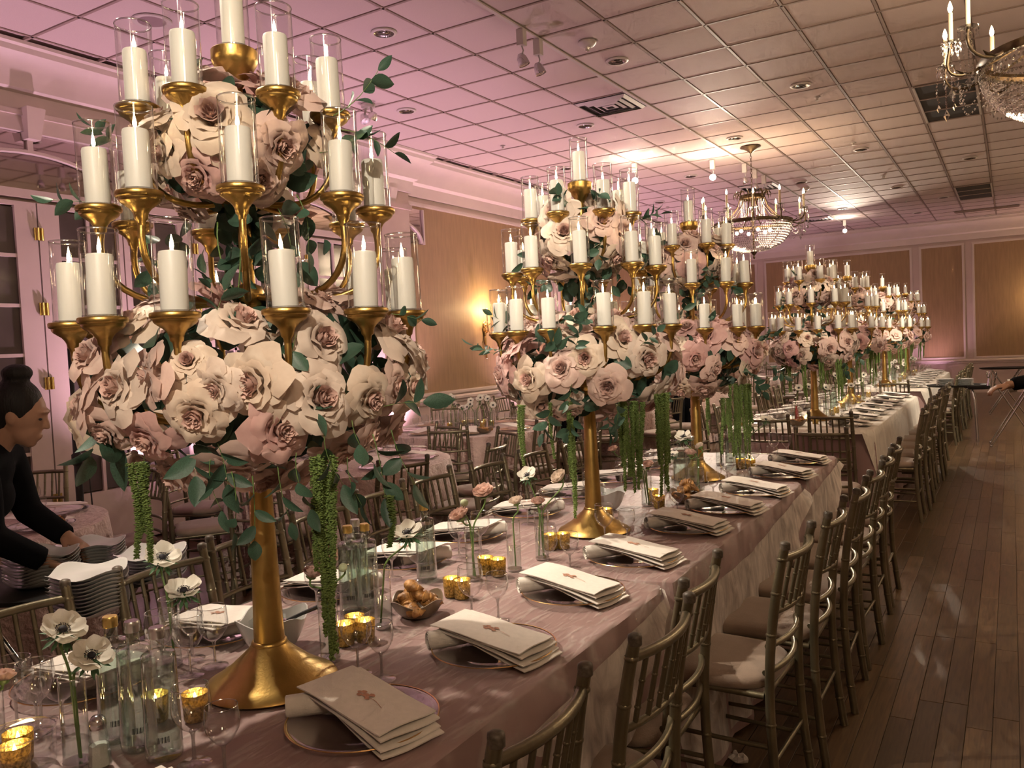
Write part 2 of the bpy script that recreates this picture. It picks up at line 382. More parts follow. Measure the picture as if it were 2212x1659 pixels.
path += [(XL, YB)]
path = [(x, y) for x, y in reversed(path)]
sweep(CROWN, path, 'trim_1', M['trim'])
sweep(CROWN, [(XR, YB), (XL, YB)], 'trim_2', M['trim'])
RAIL = [(0,.84),(.02,.84),(.03,.87),(.055,.89),(.055,.92),(.03,.94),(0,.945)]
BASE = [(0,0),(.02,0),(.02,.14),(.012,.17),(0,.18)]
sweep(RAIL, [(XL, YB), (XL, 17.86)], 'trim_3', M['trim']); sweep(RAIL, [(XL, 17.3), (XL, 13.18)], 'trim_4', M['trim']); sweep(RAIL, [(XL, 12.62), (XL, 8.54)], 'trim_5', M['trim'])
sweep([(o, z-.14) for o, z in RAIL], [(XR, YB), (XL, YB)], 'trim_6', M['trim']); sweep(BASE, [(XR, YB), (XL, YB)], 'baseboard_back', M['trim'])
sweep(BASE, [(XL, YB), (XL, 8.54)], 'baseboard_left', M['trim'])
for i, (a, c) in enumerate(PIL):
    b = MB().box(XL, XL+.12, a, c, 0, 3.66); b.box(XL, XL+.16, a-.04, c+.04, 0, .2); b.box(XL, XL+.15, a-.03, c+.03, 3.40, 3.46)
    obj('pilaster', b.mesh('pilaster', M['paint'], 0), wl)
def panel(wall, axis, a, c, z0, z1, fw=.055):
    b = MB(); f = MB()
    if axis == 'y':
        b.box(XL, XL+.012, a, c, z0, z1)
        for q in ((a-fw, c+fw, z1, z1+fw), (a-fw, c+fw, z0-fw, z0), (a-fw, a, z0, z1), (c, c+fw, z0, z1)):
            f.box(XL, XL+.022, q[0], q[1], q[2], q[3]); f.box(XL, XL+.034, q[0]+.012, q[1]-.012, q[2]+.012, q[3]-.012)
    else:
        b.box(a, c, YB-.012, YB, z0, z1)
        for q in ((a-fw, c+fw, z1, z1+fw), (a-fw, c+fw, z0-fw, z0), (a-fw, a, z0, z1), (c, c+fw, z0, z1)):
            f.box(q[0], q[1], YB-.022, YB, q[2], q[3]); f.box(q[0]+.012, q[1]-.012, YB-.034, YB, q[2]+.012, q[3]-.012)
    p = obj('wall_panel', b.mesh('wall_panel', M['tan'], 0), wall); obj('panel_moulding', f.mesh('panel_moulding', M['trim'], 0), p)
for a, c in ((8.66, 12.5), (13.3, 17.18), (17.98, 22.1)): panel(wl, 'y', a, c, 1.01, 3.50)
for a, c in ((-6.35, -5.85), (-5.55, -2.10), (-1.84, -.98), (-.72, 2.75), (3.05, 5.9)): panel(wb, 'x', a, c, .86, 3.50)
# frieze board over the doors, mirrors with arches, folding glass doors
M['mirror'] = mat('mirror_silver', (.62,.54,.52), .03, 1)
M['pane'] = mat('dark_pane', (.10,.085,.075), .10, var=.2, vscale=2, spec=.6)
door_y0, LW = 1.54-1.48, .74
b = MB().box(XL, XL+.07, -.2, 7.98, 3.46, 3.62); b.box(XL, XL+.095, -.2, 7.98, 3.58, 3.62); b.box(XL, XL+.08, -.2, 7.98, 2.93, 3.0); b.box(XL, XL+.06, 7.5, 7.98, 0, 3.46)
struct('trim_7', b.mesh('trim_7', M['trim'], 0))
mn = 0
for k in range(-1, 4):
    yc = 3.76+1.48*k; mn += 1
    root = thing('arched_mirror', 'arched mirror panel above the folding doors, %s along the wall' % (ORD[mn-1]), 'mirror', (XL, yc, 3.0), 0, 'mirrors over the folding doors')
    obj('glass', MB().box(.005, .02, -.73, .73, 0, .46).mesh('mirror_glass', M['mirror'], 0), root)
    fr = MB(); pts = []
    for i in range(21):
        a = PI*i/20; pts.append((.03, .70*math.cos(a), .01+.30*math.sin(a)))
    fr.tube(pts, .022, 6); obj('arch_frame', fr.mesh('arch_frame', M['trim'], 60), root)
    obj('divider', MB().box(.005, .05, -.022, .022, .30, .46).mesh('divider', M['trim'], 0), root)
    ks = MB().add([(.02,-.05,.40),(.12,-.05,.40),(.12,.05,.40),(.02,.05,.40),(.02,-.075,.64),(.17,-.075,.64),(.17,.075,.64),(.02,.075,.64)], [(0,3,2,1),(4,5,6,7),(0,1,5,4),(1,2,6,5),(2,3,7,6),(3,0,4,7)])
    obj('keystone', ks.mesh('keystone', M['trim'], 0), root)
    obj('side_post', MB().box(.005, .05, .73, .75, 0, .46).mesh('side_post', M['trim'], 0), root)
pane = MB().box(.0, .006, -.107, .107, -.178, .178).mesh('pane', M['pane'], 0)
hinge = MB().tube([(.02,0,-.05),(.02,0,.05)], .008, 8); hinge.box(.004, .012, -.022, .022, -.05, .05); hinge = hinge.mesh('hinge', M['cap_gold'], 40)
dn = 0
for k in range(10):
    y0 = door_y0+LW*k; dn += 1; mirror = 1 if k % 2 else -1       # hinge side stile is wider
    d = struct('door_%d' % dn, None, loc=(XL+.03, y0+LW/2, 0))
    f = MB(); zt = 2.90; w = LW/2-.006
    st_h, st_o = .17, .055
    ya, yb = (-w+st_h, w-st_o) if k % 2 else (-w+st_o, w-st_h)
    f.box(0, .045, -w, ya, .02, zt); f.box(0, .045, yb, w, .02, zt); f.box(0, .045, ya, yb, 2.865, zt); f.box(0, .045, ya, yb, .02, .50)
    ym = (ya+yb)/2; rows = 6; ph = (2.865-.50)/rows
    f.box(.006, .04, ym-.014, ym+.014, .5, 2.865)
    for r in range(1, rows): f.box(.006, .04, ya, yb, .5+ph*r-.014, .5+ph*r+.014)
    obj('door_frame', f.mesh('door_frame', M['trim'], 0), d)
    for r in range(rows):
        for yy in ((ya+ym-.014)/2, (yb+ym+.014)/2): obj('pane', pane, d, (.014, yy, .5+ph*(r+.5)), scale=(1, (ym-.014-ya)/.214, (ph-.028)/.356))
    hy = -w+.01 if k % 2 else w-.01
    for hz in (.5, 1.45, 2.05, 2.65): obj('hinge', hinge, d, (.045, hy, hz))
# ================================================================== CANDELABRA, CANDLES, FLOWERS
TT = .768
STAND = [(-1.57, 1.38, 1.04), (-1.535, 3.143, 1.0), (-1.55, 4.55, .99), (-1.57, 7.95, .97), (-1.57, 9.95, .97), (-1.57, 12.9, .97), (-1.57, 15.9, .97)]
SN = ['front', 'second', 'third', 'fourth', 'fifth', 'sixth', 'rearmost']
TIER = [(1, 0, 1.47, 0), (7, .21, 1.32, -28), (9, .30, 1.10, 0), (12, .365, .855, 10)]     # count, radius, height of the cup, phase
TN = ['top', 'upper', 'middle', 'lowest']
cup_m = MB().lathe([(0,-.064),(.0072,-.064),(.0085,-.054),(.0125,-.050),(.0135,-.042),(.0160,-.036),(.0215,-.029),(.0300,-.023),(.0370,-.018),(.0400,-.014),(.0405,-.010),(.0450,-.008),(.0462,-.005),(.0462,.001),(.0445,.003),(.041,-.001),(0,-.001)], 24).mesh('cup', M['gold'], 50)
base_m = MB().lathe([(0,0),(.150,0),(.154,.004),(.150,.010),(.128,.022),(.098,.042),(.070,.066),(.050,.084),(.042,.094),(.039,.098)], 40).mesh('base', M['gold'], 60)
col_m = MB().lathe([(.0355,.094),(.0350,.12),(.030,.30),(.0255,.50),(.021,.52),(.018,.60),(.016,1.0),(.014,1.41),(0,1.412)], 24).mesh('column', M['gold'], 60)
ring_m = MB().lathe([(.036,.088),(.041,.090),(.042,.096),(.040,.102),(.0355,.104)], 24).mesh('joint_ring', M['gold'], 60)
topcup_m = MB().lathe([(0,-.11),(.013,-.11),(.014,-.085),(.020,-.075),(.030,-.060),(.042,-.043),(.050,-.030),(.0515,-.022),(.0515,-.002),(.049,0),(.044,-.002),(0,-.002)], 28).mesh('top_cup', M['gold'], 50)
hub_m = MB().lathe([(.012,-.03),(.03,-.022),(.036,-.008),(.036,.008),(.03,.022),(.012,.03)], 20).mesh('hub', M['gold'], 50)
def bez(P, n=14):
    out = []; P = [Vector(p) for p in P]; k = len(P)-1
    for i in range(n+1):
        t = i/n; q = P[:]
        while len(q) > 1: q = [a.lerp(b, t) for a, b in zip(q, q[1:])]
        out.append(q[0])
    return out
arm_m = []
for n, R, z, ph in TIER:
    h = z-.25 if R > .35 else z-.19
    if R == 0: arm_m.append(None); continue
    if R > .35: pts = bez([(.012,0,h+.02), (R*.45,0,h+.02), (R*.86,0,h+.02), (R*.98,0,h+.08), (R,0,h+.14), (R,0,z-.055)], 16)
    else: pts = bez([(.012,0,h), (R*.55,0,h-.03), (R*1.02,0,h-.035), (R*1.04,0,h+.08), (R,0,h+.11), (R,0,z-.055)], 16)
    arm_m.append(MB().tube(pts, .0072, 8).mesh('arm', M['gold'], 60))
GL = MB(); GL.lathe([(.0,.003),(.0375,.003),(.0378,.178)], 28); GL.mi = 1; GL.lathe([(.0368,.1775),(.0386,.1775),(.0388,.1800),(.0378,.1812),(.0368,.180)], 28); GL.lathe([(.036,.001),(.0382,.001),(.0386,.006),(.036,.005)], 28)
glass_m = GL.mesh('hurricane_glass', [M['glass'], M['rimglass']], 60)
wax_m = MB().lathe([(0,.004),(.0258,.004),(.0262,.010),(.0262,.119),(.0245,.1245),(.020,.1255),(.014,.1225),(0,.121)], 24).mesh('candle', M['wax'], 60)
wick_m = MB().tube([(0,0,.120),(.0005,0,.128),(.0015,0,.132)], .0011, 5).mesh('wick', M['wick'], 60)
flame_m = MB().lathe([(0,.127),(.0030,.131),(.0042,.136),(.0036,.143),(.0020,.151),(.0008,.157),(0,.160)], 10).mesh('flame', M['flame'], 60)
fb = MB().merge(wax_m, Matrix()); fb.mi = 1; fb.merge(flame_m, Matrix()); far_candle_m = fb.mesh('lit_candle', [M['wax'], M['flame']], 60)
rc = random.Random(11)
for si, (sx, sy, sc) in enumerate(STAND):
    st = thing('candelabra', 'tall gold %s candelabra with tiered candle cups on the long table' % SN[si], 'candelabra', (sx, sy, TT), 0, 'gold candelabra along the tables', sc)
    obj('base', base_m, st); c = obj('column', col_m, st); obj('joint_ring', ring_m, c); obj('top_cup', topcup_m, st, (0,0,TIER[0][2]))
    for z in (.62, .91, 1.13): obj('hub', hub_m, st, (0,0,z))
    for ti, (n, R, z, ph) in enumerate(TIER):
        cups = []
        view = math.atan2(-sy, -sx)             # azimuth towards the aisle end where one enters
        for k in range(n):
            a = view+math.radians(ph)+2*PI*k/n+rc.uniform(-.05, .05)*(n > 1)
            if ti:
                ar = obj('arm', arm_m[ti], st, rot=a); obj('cup', cup_m, ar, (R, 0, z))
            P = Vector((sx+sc*R*math.cos(a), sy+sc*R*math.sin(a), TT+sc*(z+.0005))); cups.append(P)
        cups.sort(key=lambda p: proj(p)[0])
        for i, P in enumerate(cups):
            tilt = (rc.uniform(-.02,.02), rc.uniform(-.02,.02), rc.uniform(0,6)) if n > 1 else (0,0,0)
            where = '%s tier of the %s candelabra' % (TN[ti], SN[si])
            pos = '' if n == 1 else ', '+nth(i, n)
            g = obj('hurricane_glass', glass_m, None, P+Vector((0,0,.0005)), tilt, rc.uniform(.97,1.04))
            tag(g, 'clear glass cylinder around the candle on %s%s' % (where, pos), 'candle glass', 'glass cylinders on the %s candelabra' % SN[si])
            cd = obj('candle', wax_m if si < 4 else far_candle_m, None, P+Vector((0,0,.001)), (tilt[0]*1.2, tilt[1]*1.2, tilt[2]), (1, 1, rc.uniform(.93,1.05)))
            tag(cd, 'lit ivory pillar candle on %s%s' % (where, pos), 'candle', 'pillar candles on the %s candelabra' % SN[si])
            if si < 4: obj('wick', wick_m, cd); obj('flame', flame_m, cd)

# ---- roses: unit radius about 1, bloom faces +Z
def petal(b, rnd, r1, z1, w, droop=0.0, curl=.12, nu=7, nv=6, phi=0.0, z0=-.38, belly=.0):
    ph = rnd.uniform(0, 6); amp = rnd.uniform(.03, .075)
    def fn(u, v):
        uu = u*2-1; ve = v*(1-.16*abs(uu)**2.5)
        half = w*(.30+.70*math.sin(min(1, ve*1.05)*PI*.55))
        a = phi+uu*half
        r = .07+(r1-.07)*ve**.8; z = z0+(z1-z0)*math.sin(ve*PI*.5)**.9
        if ve > .62: t = (ve-.62)/.38; r += curl*t*t; z -= (curl*.9+droop)*t*t
        r += belly*math.sin(ve*PI)*(1-uu*uu)
        r += amp*math.sin(uu*5+ph)*ve**3; z += amp*1.2*math.sin(uu*6.3+ph*2)*ve**3
        return (r*math.cos(a), r*math.sin(a), z)
    b.grid(nu, nv, fn)
def heart(b, rnd, open_=1.0):
    b.mi = 1
    for r1, z1, n, w in ((.055,.47,2,1.9), (.12,.50,3,1.45), (.20,.50,3,1.35), (.29,.47,4,1.05)):
        o = rnd.uniform(0, 6)
        for k in range(n): petal(b, rnd, r1*open_, z1+rnd.uniform(-.03,.03), w, curl=.03, nu=6, nv=4, phi=o+2*PI*k/n, z0=-.3, belly=.04)
    b.mi = 0
    o = rnd.uniform(0, 6)
    for k in range(4): petal(b, rnd, .43*open_, .40+rnd.uniform(-.04,.04), .95, curl=.09, phi=o+PI/2*k, belly=.06, nv=5)
    o = rnd.uniform(0, 6)
    for k in range(4): petal(b, rnd, .58*open_, .30+rnd.uniform(-.05,.05), .9, curl=.12, phi=o+PI/2*k, belly=.06, nv=5)
    b.lathe([(0,-.5),(.12,-.45),(.2,-.3),(.15,-.1)], 8)
rr = random.Random(5)
HEART = []; PETA = []; PETB = []; WHOLE = []; LOW = []
for ci, rm in enumerate(ROSES):
    hs = []; pa = []; pb = []
    for k in range(2):
        b = MB(); heart(b, rr, rr.uniform(.92, 1.08)); hs.append(b.mesh('heart', [rm, M['heart']], 180))
        b = MB(); petal(b, rr, .76, .28, .80, .06, .24, 8, 7, belly=.07); pa.append(b.mesh('petal', rm, 180))
        b = MB(); petal(b, rr, .94, .06, .74, .12, .26, 8, 7, belly=.05); pb.append(b.mesh('petal', rm, 180))
    HEART.append(hs); PETA.append(pa); PETB.append(pb)
    b = MB(); heart(b, rr)
    for k in range(4): petal(b, rr, .76, .28+rr.uniform(-.08,.08), .78, .06, .24, 6, 6, phi=k*PI/2+.3, belly=.07)
    for k in range(5): petal(b, rr, .94, .06+rr.uniform(-.12,.1), .74, .12, .26, 6, 6, phi=k*PI*.4, belly=.05)
    WHOLE.append(b.mesh('rose', [rm, M['heart']], 180))
    b = MB()
    for r1, z1, n, w in ((.12,.5,2,1.6), (.32,.46,3,1.2), (.62,.3,4,.9), (1.0,-.05,5,.75)):
        o = rr.uniform(0, 6)
        for k in range(n): petal(b, rr, r1, z1, w, nu=4, nv=4, phi=o+2*PI*k/n)
    LOW.append(b.mesh('rose_simple', rm, 180))
CNAME = ['cream', 'blush', 'dusty pink', 'ivory']
S1_LOW = [(285,702,55,3),(520,700,66,0),(690,735,64,0),(832,722,76,0),(903,772,54,0),(200,772,60,1),(333,815,62,1),(262,838,66,0),(407,782,44,3),(552,828,72,3),(690,862,70,0),
  (795,860,56,3),(850,838,50,1),(425,893,62,3),(470,838,50,0),(188,880,56,1),(322,943,58,2),(602,925,68,2),(737,970,54,1),(503,1003,68,1),(384,1022,60,1),(322,648,48,1),(470,642,48,2),(690,655,48,1),
  (850,692,38,2),(650,1040,56,1),(272,1003,46,1),(885,838,44,3),(560,1050,50,1),(790,935,52,1),(230,930,48,1),(440,1035,46,1)]
S1_TOP = [(460,252,76,3),(290,285,50,1),(347,262,46,3),(605,316,58,1),(430,376,58,2),(562,384,56,1),(268,340,46,3),(722,322,50,3),(360,330,46,3),(748,300,42,3),(392,470,40,1),(640,462,36,2),(450,200,40,2),(300,400,40,3)]
def ell_hit(u, v, c, a, bz):
    d = (RW @ _ray(u, v)); S = Vector((1/a, 1/a, 1/bz)); o = CAM-c
    o2 = Vector((o.x*S.x, o.y*S.y, o.z*S.z)); d2 = Vector((d.x*S.x, d.y*S.y, d.z*S.z))
    A = d2.dot(d2); B = o2.dot(d2); Cc = o2.dot(o2)-1; D = B*B-A*Cc
    t = (-B-math.sqrt(D))/A if D > 0 else -B/A
    P = CAM+d*t; q = P-c; s = math.sqrt((q.x/a)**2+(q.y/a)**2+(q.z/bz)**2); return c+q/s
def ell_n(P, c, a, bz): q = P-c; return Vector((q.x/a/a, q.y/a/a, q.z/bz/bz)).normalized()
rose_log = {}
def place_rose(si, zone, P, n, R, ci, mode):
    n = (n+Vector((rr.gauss(0,.30), rr.gauss(0,.30), rr.gauss(0,.26)))).normalized()
    Mx = Matrix.Translation(P) @ align(n, rr.uniform(0, 6.28)) @ Matrix.Scale(R, 4)
    if mode == 'parts':
        o = obj('rose', None, mat=Mx); obj('heart', rr.choice(HEART[ci]), o)
        of = rr.uniform(0, 6)
        for k in range(4): obj('petal', rr.choice(PETA[ci]), o, rot=(rr.uniform(-.16,.16), rr.uniform(-.16,.16), of+k*PI/2+rr.uniform(-.25,.25)))
        for k in range(5): obj('petal', rr.choice(PETB[ci]), o, rot=(rr.uniform(-.24,.24), rr.uniform(-.24,.24), of+.5+k*PI*.4+rr.uniform(-.25,.25)))
    else: o = obj('rose', WHOLE[ci], mat=Mx)
    rose_log.setdefault((si, zone), []).append((proj(P), o, ci))
mass = MB()
def fill(c, a, bz, have, N, rmin, lo=-.95):
    pts = list(have); out = []; tries = 0
    while len(out) < N and tries < 900:
        tries += 1
        best = None
        for _ in range(14):
            z = rr.uniform(lo, .95); t = rr.uniform(0, 2*PI); h = math.sqrt(1-z*z); P = c+Vector((a*h*math.cos(t), a*h*math.sin(t), bz*z))
            d = min([(P-q).length for q in pts] or [9])
            if best is None or d > best[0]: best = (d, P)
        if best[0] > rmin: pts.append(best[1]); out.append(best[1])
    return out
lmb = lambda: MB()
def leaf_mesh(w=.36):
    def fn(u, v):
        uu = u*2-1; half = w*math.sin(PI*min(1, v*.97+.03))**.75*(1-.25*v); return (uu*half, v, -.16*v*v+.10*abs(uu)*half/w)
    return MB().grid(5, 7, fn).mesh('leaf', M['leaf'], 180)
leaf_m = leaf_mesh(); leaf_n = leaf_mesh(.27)
lowleaf = MB().add([(0,0,0),(.30,.4,.05),(.22,.8,-.06),(0,1,-.15),(-.22,.8,-.06),(-.30,.4,.05),(0,.5,-.03)], [(0,1,6),(1,2,6),(2,3,6),(3,4,6),(4,5,6),(5,0,6)]).mesh('leaf_simple', M['leaf'], 180)
def zones(si):
    sx, sy, sc = STAND[si]; return ((Vector((sx, sy, TT+sc*.705)), .375*sc, .215*sc, 46), (Vector((sx, sy, TT+sc*1.235)), .205*sc, .155*sc, 18))
for si in range(7):
    for zi, (c, a, bz, N) in enumerate(zones(si)):
        have = []
        zone = ('lower wreath', 'upper ball')[zi]
        if si == 0:
            for u, v, rp, ci in (S1_LOW, S1_TOP)[zi]:
                P = ell_hit(u, v, c, a, bz); have.append(P); place_rose(si, zone, P, ell_n(P, c, a, bz), rp*depth(P)/F*1.12, ci, 'parts')
            N = (16, 8)[zi]
        for P in fill(c, a, bz, have, N if si < 4 else (34, 14)[zi], .07):
            ci = rr.choices((0, 1, 2, 3), (3, 4, 2, 2))[0]; R = rr.uniform(.068, .086)
            if si <= 4: place_rose(si, zone, P, ell_n(P, c, a, bz), R, ci, 'parts' if si == 1 and (P-c).dot(CAM-c) > -.05 else 'whole')
            else: mass.merge(LOW[ci], Matrix.Translation(P) @ align(ell_n(P, c, a, bz), rr.uniform(0, 6)) @ Matrix.Scale(R*1.06, 4))
tag(obj('rose_mass', mass.mesh('rose_mass', ROSES[1], 180)), 'pale pink roses packed around the two rearmost candelabra', 'roses', kind='stuff')
for (si, zone), lst in rose_log.items():
    lst.sort(key=lambda q: q[0][1]); n = len(lst); nr = 4 if zone == 'lower wreath' else 3
    per = math.ceil(n/nr)
    for r in range(nr):
        row = sorted(lst[r*per:(r+1)*per], key=lambda q: q[0][0])
        rn = (['top', 'second', 'third', 'bottom'] if nr == 4 else ['top', 'middle', 'bottom'])[r]
        for i, (uv, o, ci) in enumerate(row):
            tag(o, '%s rose in the %s of the %s candelabra, %s row, %s' % (CNAME[ci], zone, SN[si], rn, nth(i, len(row))), 'rose', 'roses on the %s candelabra' % SN[si])
# ---- dark foliage packed between the roses
for si in range(7):
    b = MB(); src = leaf_m if si < 2 else lowleaf
    for zi, (c, a, bz, N) in enumerate(zones(si)):
        for k in range((220, 90)[zi] if si < 4 else (90, 40)[zi]):
            z = rr.uniform(-1, 1); t = rr.uniform(0, 2*PI); h = math.sqrt(1-z*z); s = rr.uniform(.62, .98)
            q = Vector((a*h*math.cos(t), a*h*math.sin(t), bz*z))*s; n = (q.normalized()+Vector((rr.gauss(0,.6), rr.gauss(0,.6), rr.gauss(0,.6)))).normalized()
            b.merge(src, Matrix.Translation(c+q) @ align(n, rr.uniform(0, 6)) @ Matrix.Translation((0,-.04,0)) @ Matrix.Scale(rr.uniform(.06, .10), 4))
        if zi:      # trailing leaves below the ball
            for k in range(44 if si < 4 else 16):
                t = rr.uniform(0, 6.28); r = abs(rr.gauss(0, .09)); P = c+Vector((r*math.cos(t), r*math.sin(t), -rr.uniform(.10, .27)))
                b.merge(src, Matrix.Translation(P) @ align((rr.gauss(0,1), rr.gauss(0,1), rr.gauss(0,.4)), 0) @ Matrix.Rotation(rr.uniform(0,6), 4, 'Z') @ Matrix.Scale(rr.uniform(.05, .075), 4))
    tag(obj('foliage', b.mesh('foliage', M['leaf'], 180)), 'dark green eucalyptus foliage packed between the roses of the %s candelabra' % SN[si], 'foliage', kind='stuff')
# ---- eucalyptus sprigs
stem_s = MB().tube(bez([(0,0,0),(0,.02,.08),(0,.0,.15),(0,-.03,.22)], 8), [.0022-.0012*i/8 for i in range(9)], 5).mesh('stem', M['stem'], 180)
sprig_log = {}
def sprig(si, P, d, L, n, size, where):
    o = obj('eucalyptus_sprig', None, mat=Matrix.Translation(P) @ align(d, rr.uniform(0, 6.28)) @ Matrix.Scale(L/.22, 4))
    obj('stem', stem_s, o)
    for k in range(n):
        t = .25+.75*k/(n-1); sd = 1 if k % 2 else -1; q = bez([(0,0,0),(0,.02,.08),(0,.0,.15),(0,-.03,.22)], 20)[int(t*20)]
        ax = Vector((sd*rr.uniform(.5,1), rr.uniform(-.5,.5), rr.uniform(.3,1.0))) if k < n-1 else Vector((0, -.15, 1))
        Q = ax.to_track_quat('Y', 'Z').to_matrix().to_4x4()
        obj('leaf', rr.choice((leaf_m, leaf_n)), o, mat=Matrix.Translation(q) @ Q @ Matrix.Rotation(rr.uniform(-1.2,1.2), 4, 'Y') @ Matrix.Scale(size/(L/.22)*rr.uniform(.85,1.15), 4))
    sprig_log.setdefault((si, where), []).append((proj(P)[0], o))
def near(u, v, si, dd=0.0):         # a point that shows at (u,v) and lies at the depth of that candelabrum
    sx, sy, sc = STAND[si]; D = depth((sx, sy, 1.5))-dd; d = RW @ _ray(u, v); return CAM+d*(D/F)
DN = Vector((0,0,-1))
viewx = RW @ Vector((1,0,0))
for u, v, dx, dz, L, s in ((215,930,-.5,-1,.10,.095),(270,905,-.1,-1,.10,.115),(300,940,.2,-1,.12,.06),(415,960,.1,-1,.10,.085),(470,980,.4,-1,.10,.08),(455,1010,.0,-1,.13,.055),(500,1040,.1,-1,.15,.055),(545,1050,0,-1,.16,.06),(600,1030,.2,-1,.14,.06),
        (640,1000,.1,-1,.14,.07),(700,960,.3,-1,.13,.075),(760,930,.4,-.8,.12,.08),(805,960,.3,-1,.16,.075),(830,900,1,.1,.10,.085),(845,950,.5,-1,.15,.075),(750,1010,.2,-1,.12,.065),(400,820,.3,-.3,.06,.05),(460,655,-.3,.4,.05,.05),(455,735,.2,.3,.10,.07),(630,840,.6,-.6,.10,.07),
        (845,700,1,-.1,.08,.045),(640,745,-.3,-.7,.08,.06)):
    sprig(0, near(u, v-22, 0, .34*math.sqrt(max(.03, 1-((u-545)/400)**2)) if v > 640 else .2), viewx*dx*.6+Vector((0,0,dz)), L*.85, 4, s*.78, 'lower wreath')
for u, v, dx, dz, L, s in ((215,440,-1,.1,.09,.05),(720,250,.8,.6,.13,.05),(735,280,1,-.3,.12,.045),(440,190,-.4,1,.07,.035),(470,480,.1,-1,.18,.055),(520,500,-.1,-1,.2,.055),(560,470,.2,-1,.16,.06),(600,450,.3,-1,.13,.06),(640,420,.3,-1,.12,.055),(300,470,.2,-1,.14,.05),(255,310,-.5,.3,.06,.045),(370,480,.2,-1,.10,.05),(690,330,.7,.2,.08,.05)):
    sprig(0, near(u, v, 0, .12), viewx*dx+Vector((0,0,dz)), L*1.1, 5, s, 'upper ball')
for si, nlo, nhi in ((1, 15, 10), (2, 13, 9), (3, 8, 5)):
    for zi, nn in ((0, nlo), (1, nhi)):
        c, a, bz, N = zones(si)[zi]
        for k in range(nn):
            t = math.atan2(-c.y, -c.x)+rr.uniform(-1.7, 1.7); z = rr.choice((-.8, -.6, -.2, .3, .7)); h = math.sqrt(1-z*z)
            P = c+Vector((a*h*math.cos(t), a*h*math.sin(t), bz*z))*1.08
            sprig(si, P, Vector((math.cos(t), math.sin(t), -1.2 if z < 0 else .4))+Vector((rr.gauss(0,.3), rr.gauss(0,.3), 0)), rr.uniform(.08,.13), 5, rr.uniform(.045,.065), ('lower wreath','upper ball')[zi])
for (si, where), lst in sprig_log.items():
    lst.sort(key=lambda q: q[0])
    for i, (u, o) in enumerate(lst):
        nm = nth(i, len(lst)) if len(lst) <= 20 or i < 20 else nth(len(lst)-1-i, len(lst), 'right')
        tag(o, 'green eucalyptus sprig sticking out of the %s of the %s candelabra, %s' % (where, SN[si], nm), 'leaf sprig', 'eucalyptus sprigs on the %s candelabra' % SN[si])
# ---- hanging amaranthus
STR = []
for k in range(4):
    pts = []; rs = []; n = 40; b = MB()
    for i in range(n):
        t = i/(n-1); pts.append((.008*math.sin(t*3+k), .008*math.cos(t*2.3+k*2), -t)); rs.append(.0035*(1-.5*t)+.001)
    b.tube(pts, rs, 5)
    for i in range(150):
        t = i/149; c = pts[min(n-1, int(t*n))]
        for j in range(4):
            a = rr.uniform(0, 6.28); q = (.0072*(1-.5*t)+.0008)*rr.uniform(.6, 1.2); s = rr.uniform(.0024,.0042); b.octa((c[0]+q*math.cos(a), c[1]+q*math.sin(a), -t+rr.uniform(-.004,.004)), s, s*2.2)
    STR.append(b.mesh('strand', M['amar'], 180))
tas_log = {}
def tassel(si, P, L, n, spread=.012):
    o = obj('amaranthus_tassel', None, None, P)
    for k in range(n):
        a = rr.uniform(0, 6.28); r = spread*math.sqrt(rr.random())*(n > 1)
        obj('strand', rr.choice(STR), o, (r*math.cos(a), r*math.sin(a), 0), rr.uniform(0,6), (1, 1, L*rr.uniform(.45, 1.0) if k else L))
    tas_log.setdefault(si, []).append((proj(P)[0], o))
for u, v, L, n, sp in ((690,985,.43,6,.024),(286,1000,.20,2,.008),(306,1000,.21,2,.006),(836,1070,.11,1,0)): tassel(0, near(u, v, 0, .28), L, n, sp)
for u, v, L, n, sp in ((1128,875,.24,2,.010),(1192,870,.22,1,.0),(1228,868,.46,4,.012),(1352,868,.36,11,.036),(1425,850,.40,11,.036),(1385,870,.30,2,.01)): tassel(1, near(u, v, 1, .25), L, n, sp)
for u, v, L, n, sp in ((1440,880,.16,3,.015),(1527,860,.2,2,.012),(1590,830,.42,8,.028),(1612,830,.36,6,.03),(1566,860,.3,4,.02)): tassel(2, near(u, v, 2, .25), L, n, sp)
for si in range(3, 7):
    sx, sy, sc = STAND[si]
    for k in range(6):
        a = math.atan2(-sy, -sx)+(-1.5+.6*k); tassel(si, Vector((sx+.27*math.cos(a), sy+.27*math.sin(a), TT+.58)), rr.uniform(.25,.4), 5, .03)
for si, lst in tas_log.items():
    lst.sort(key=lambda q: q[0])
    for i, (u, o) in enumerate(lst): tag(o, 'green amaranthus tassel hanging under the %s candelabra, %s' % (SN[si], nth(i, len(lst))), 'tassel', 'amaranthus on the %s candelabra' % SN[si])
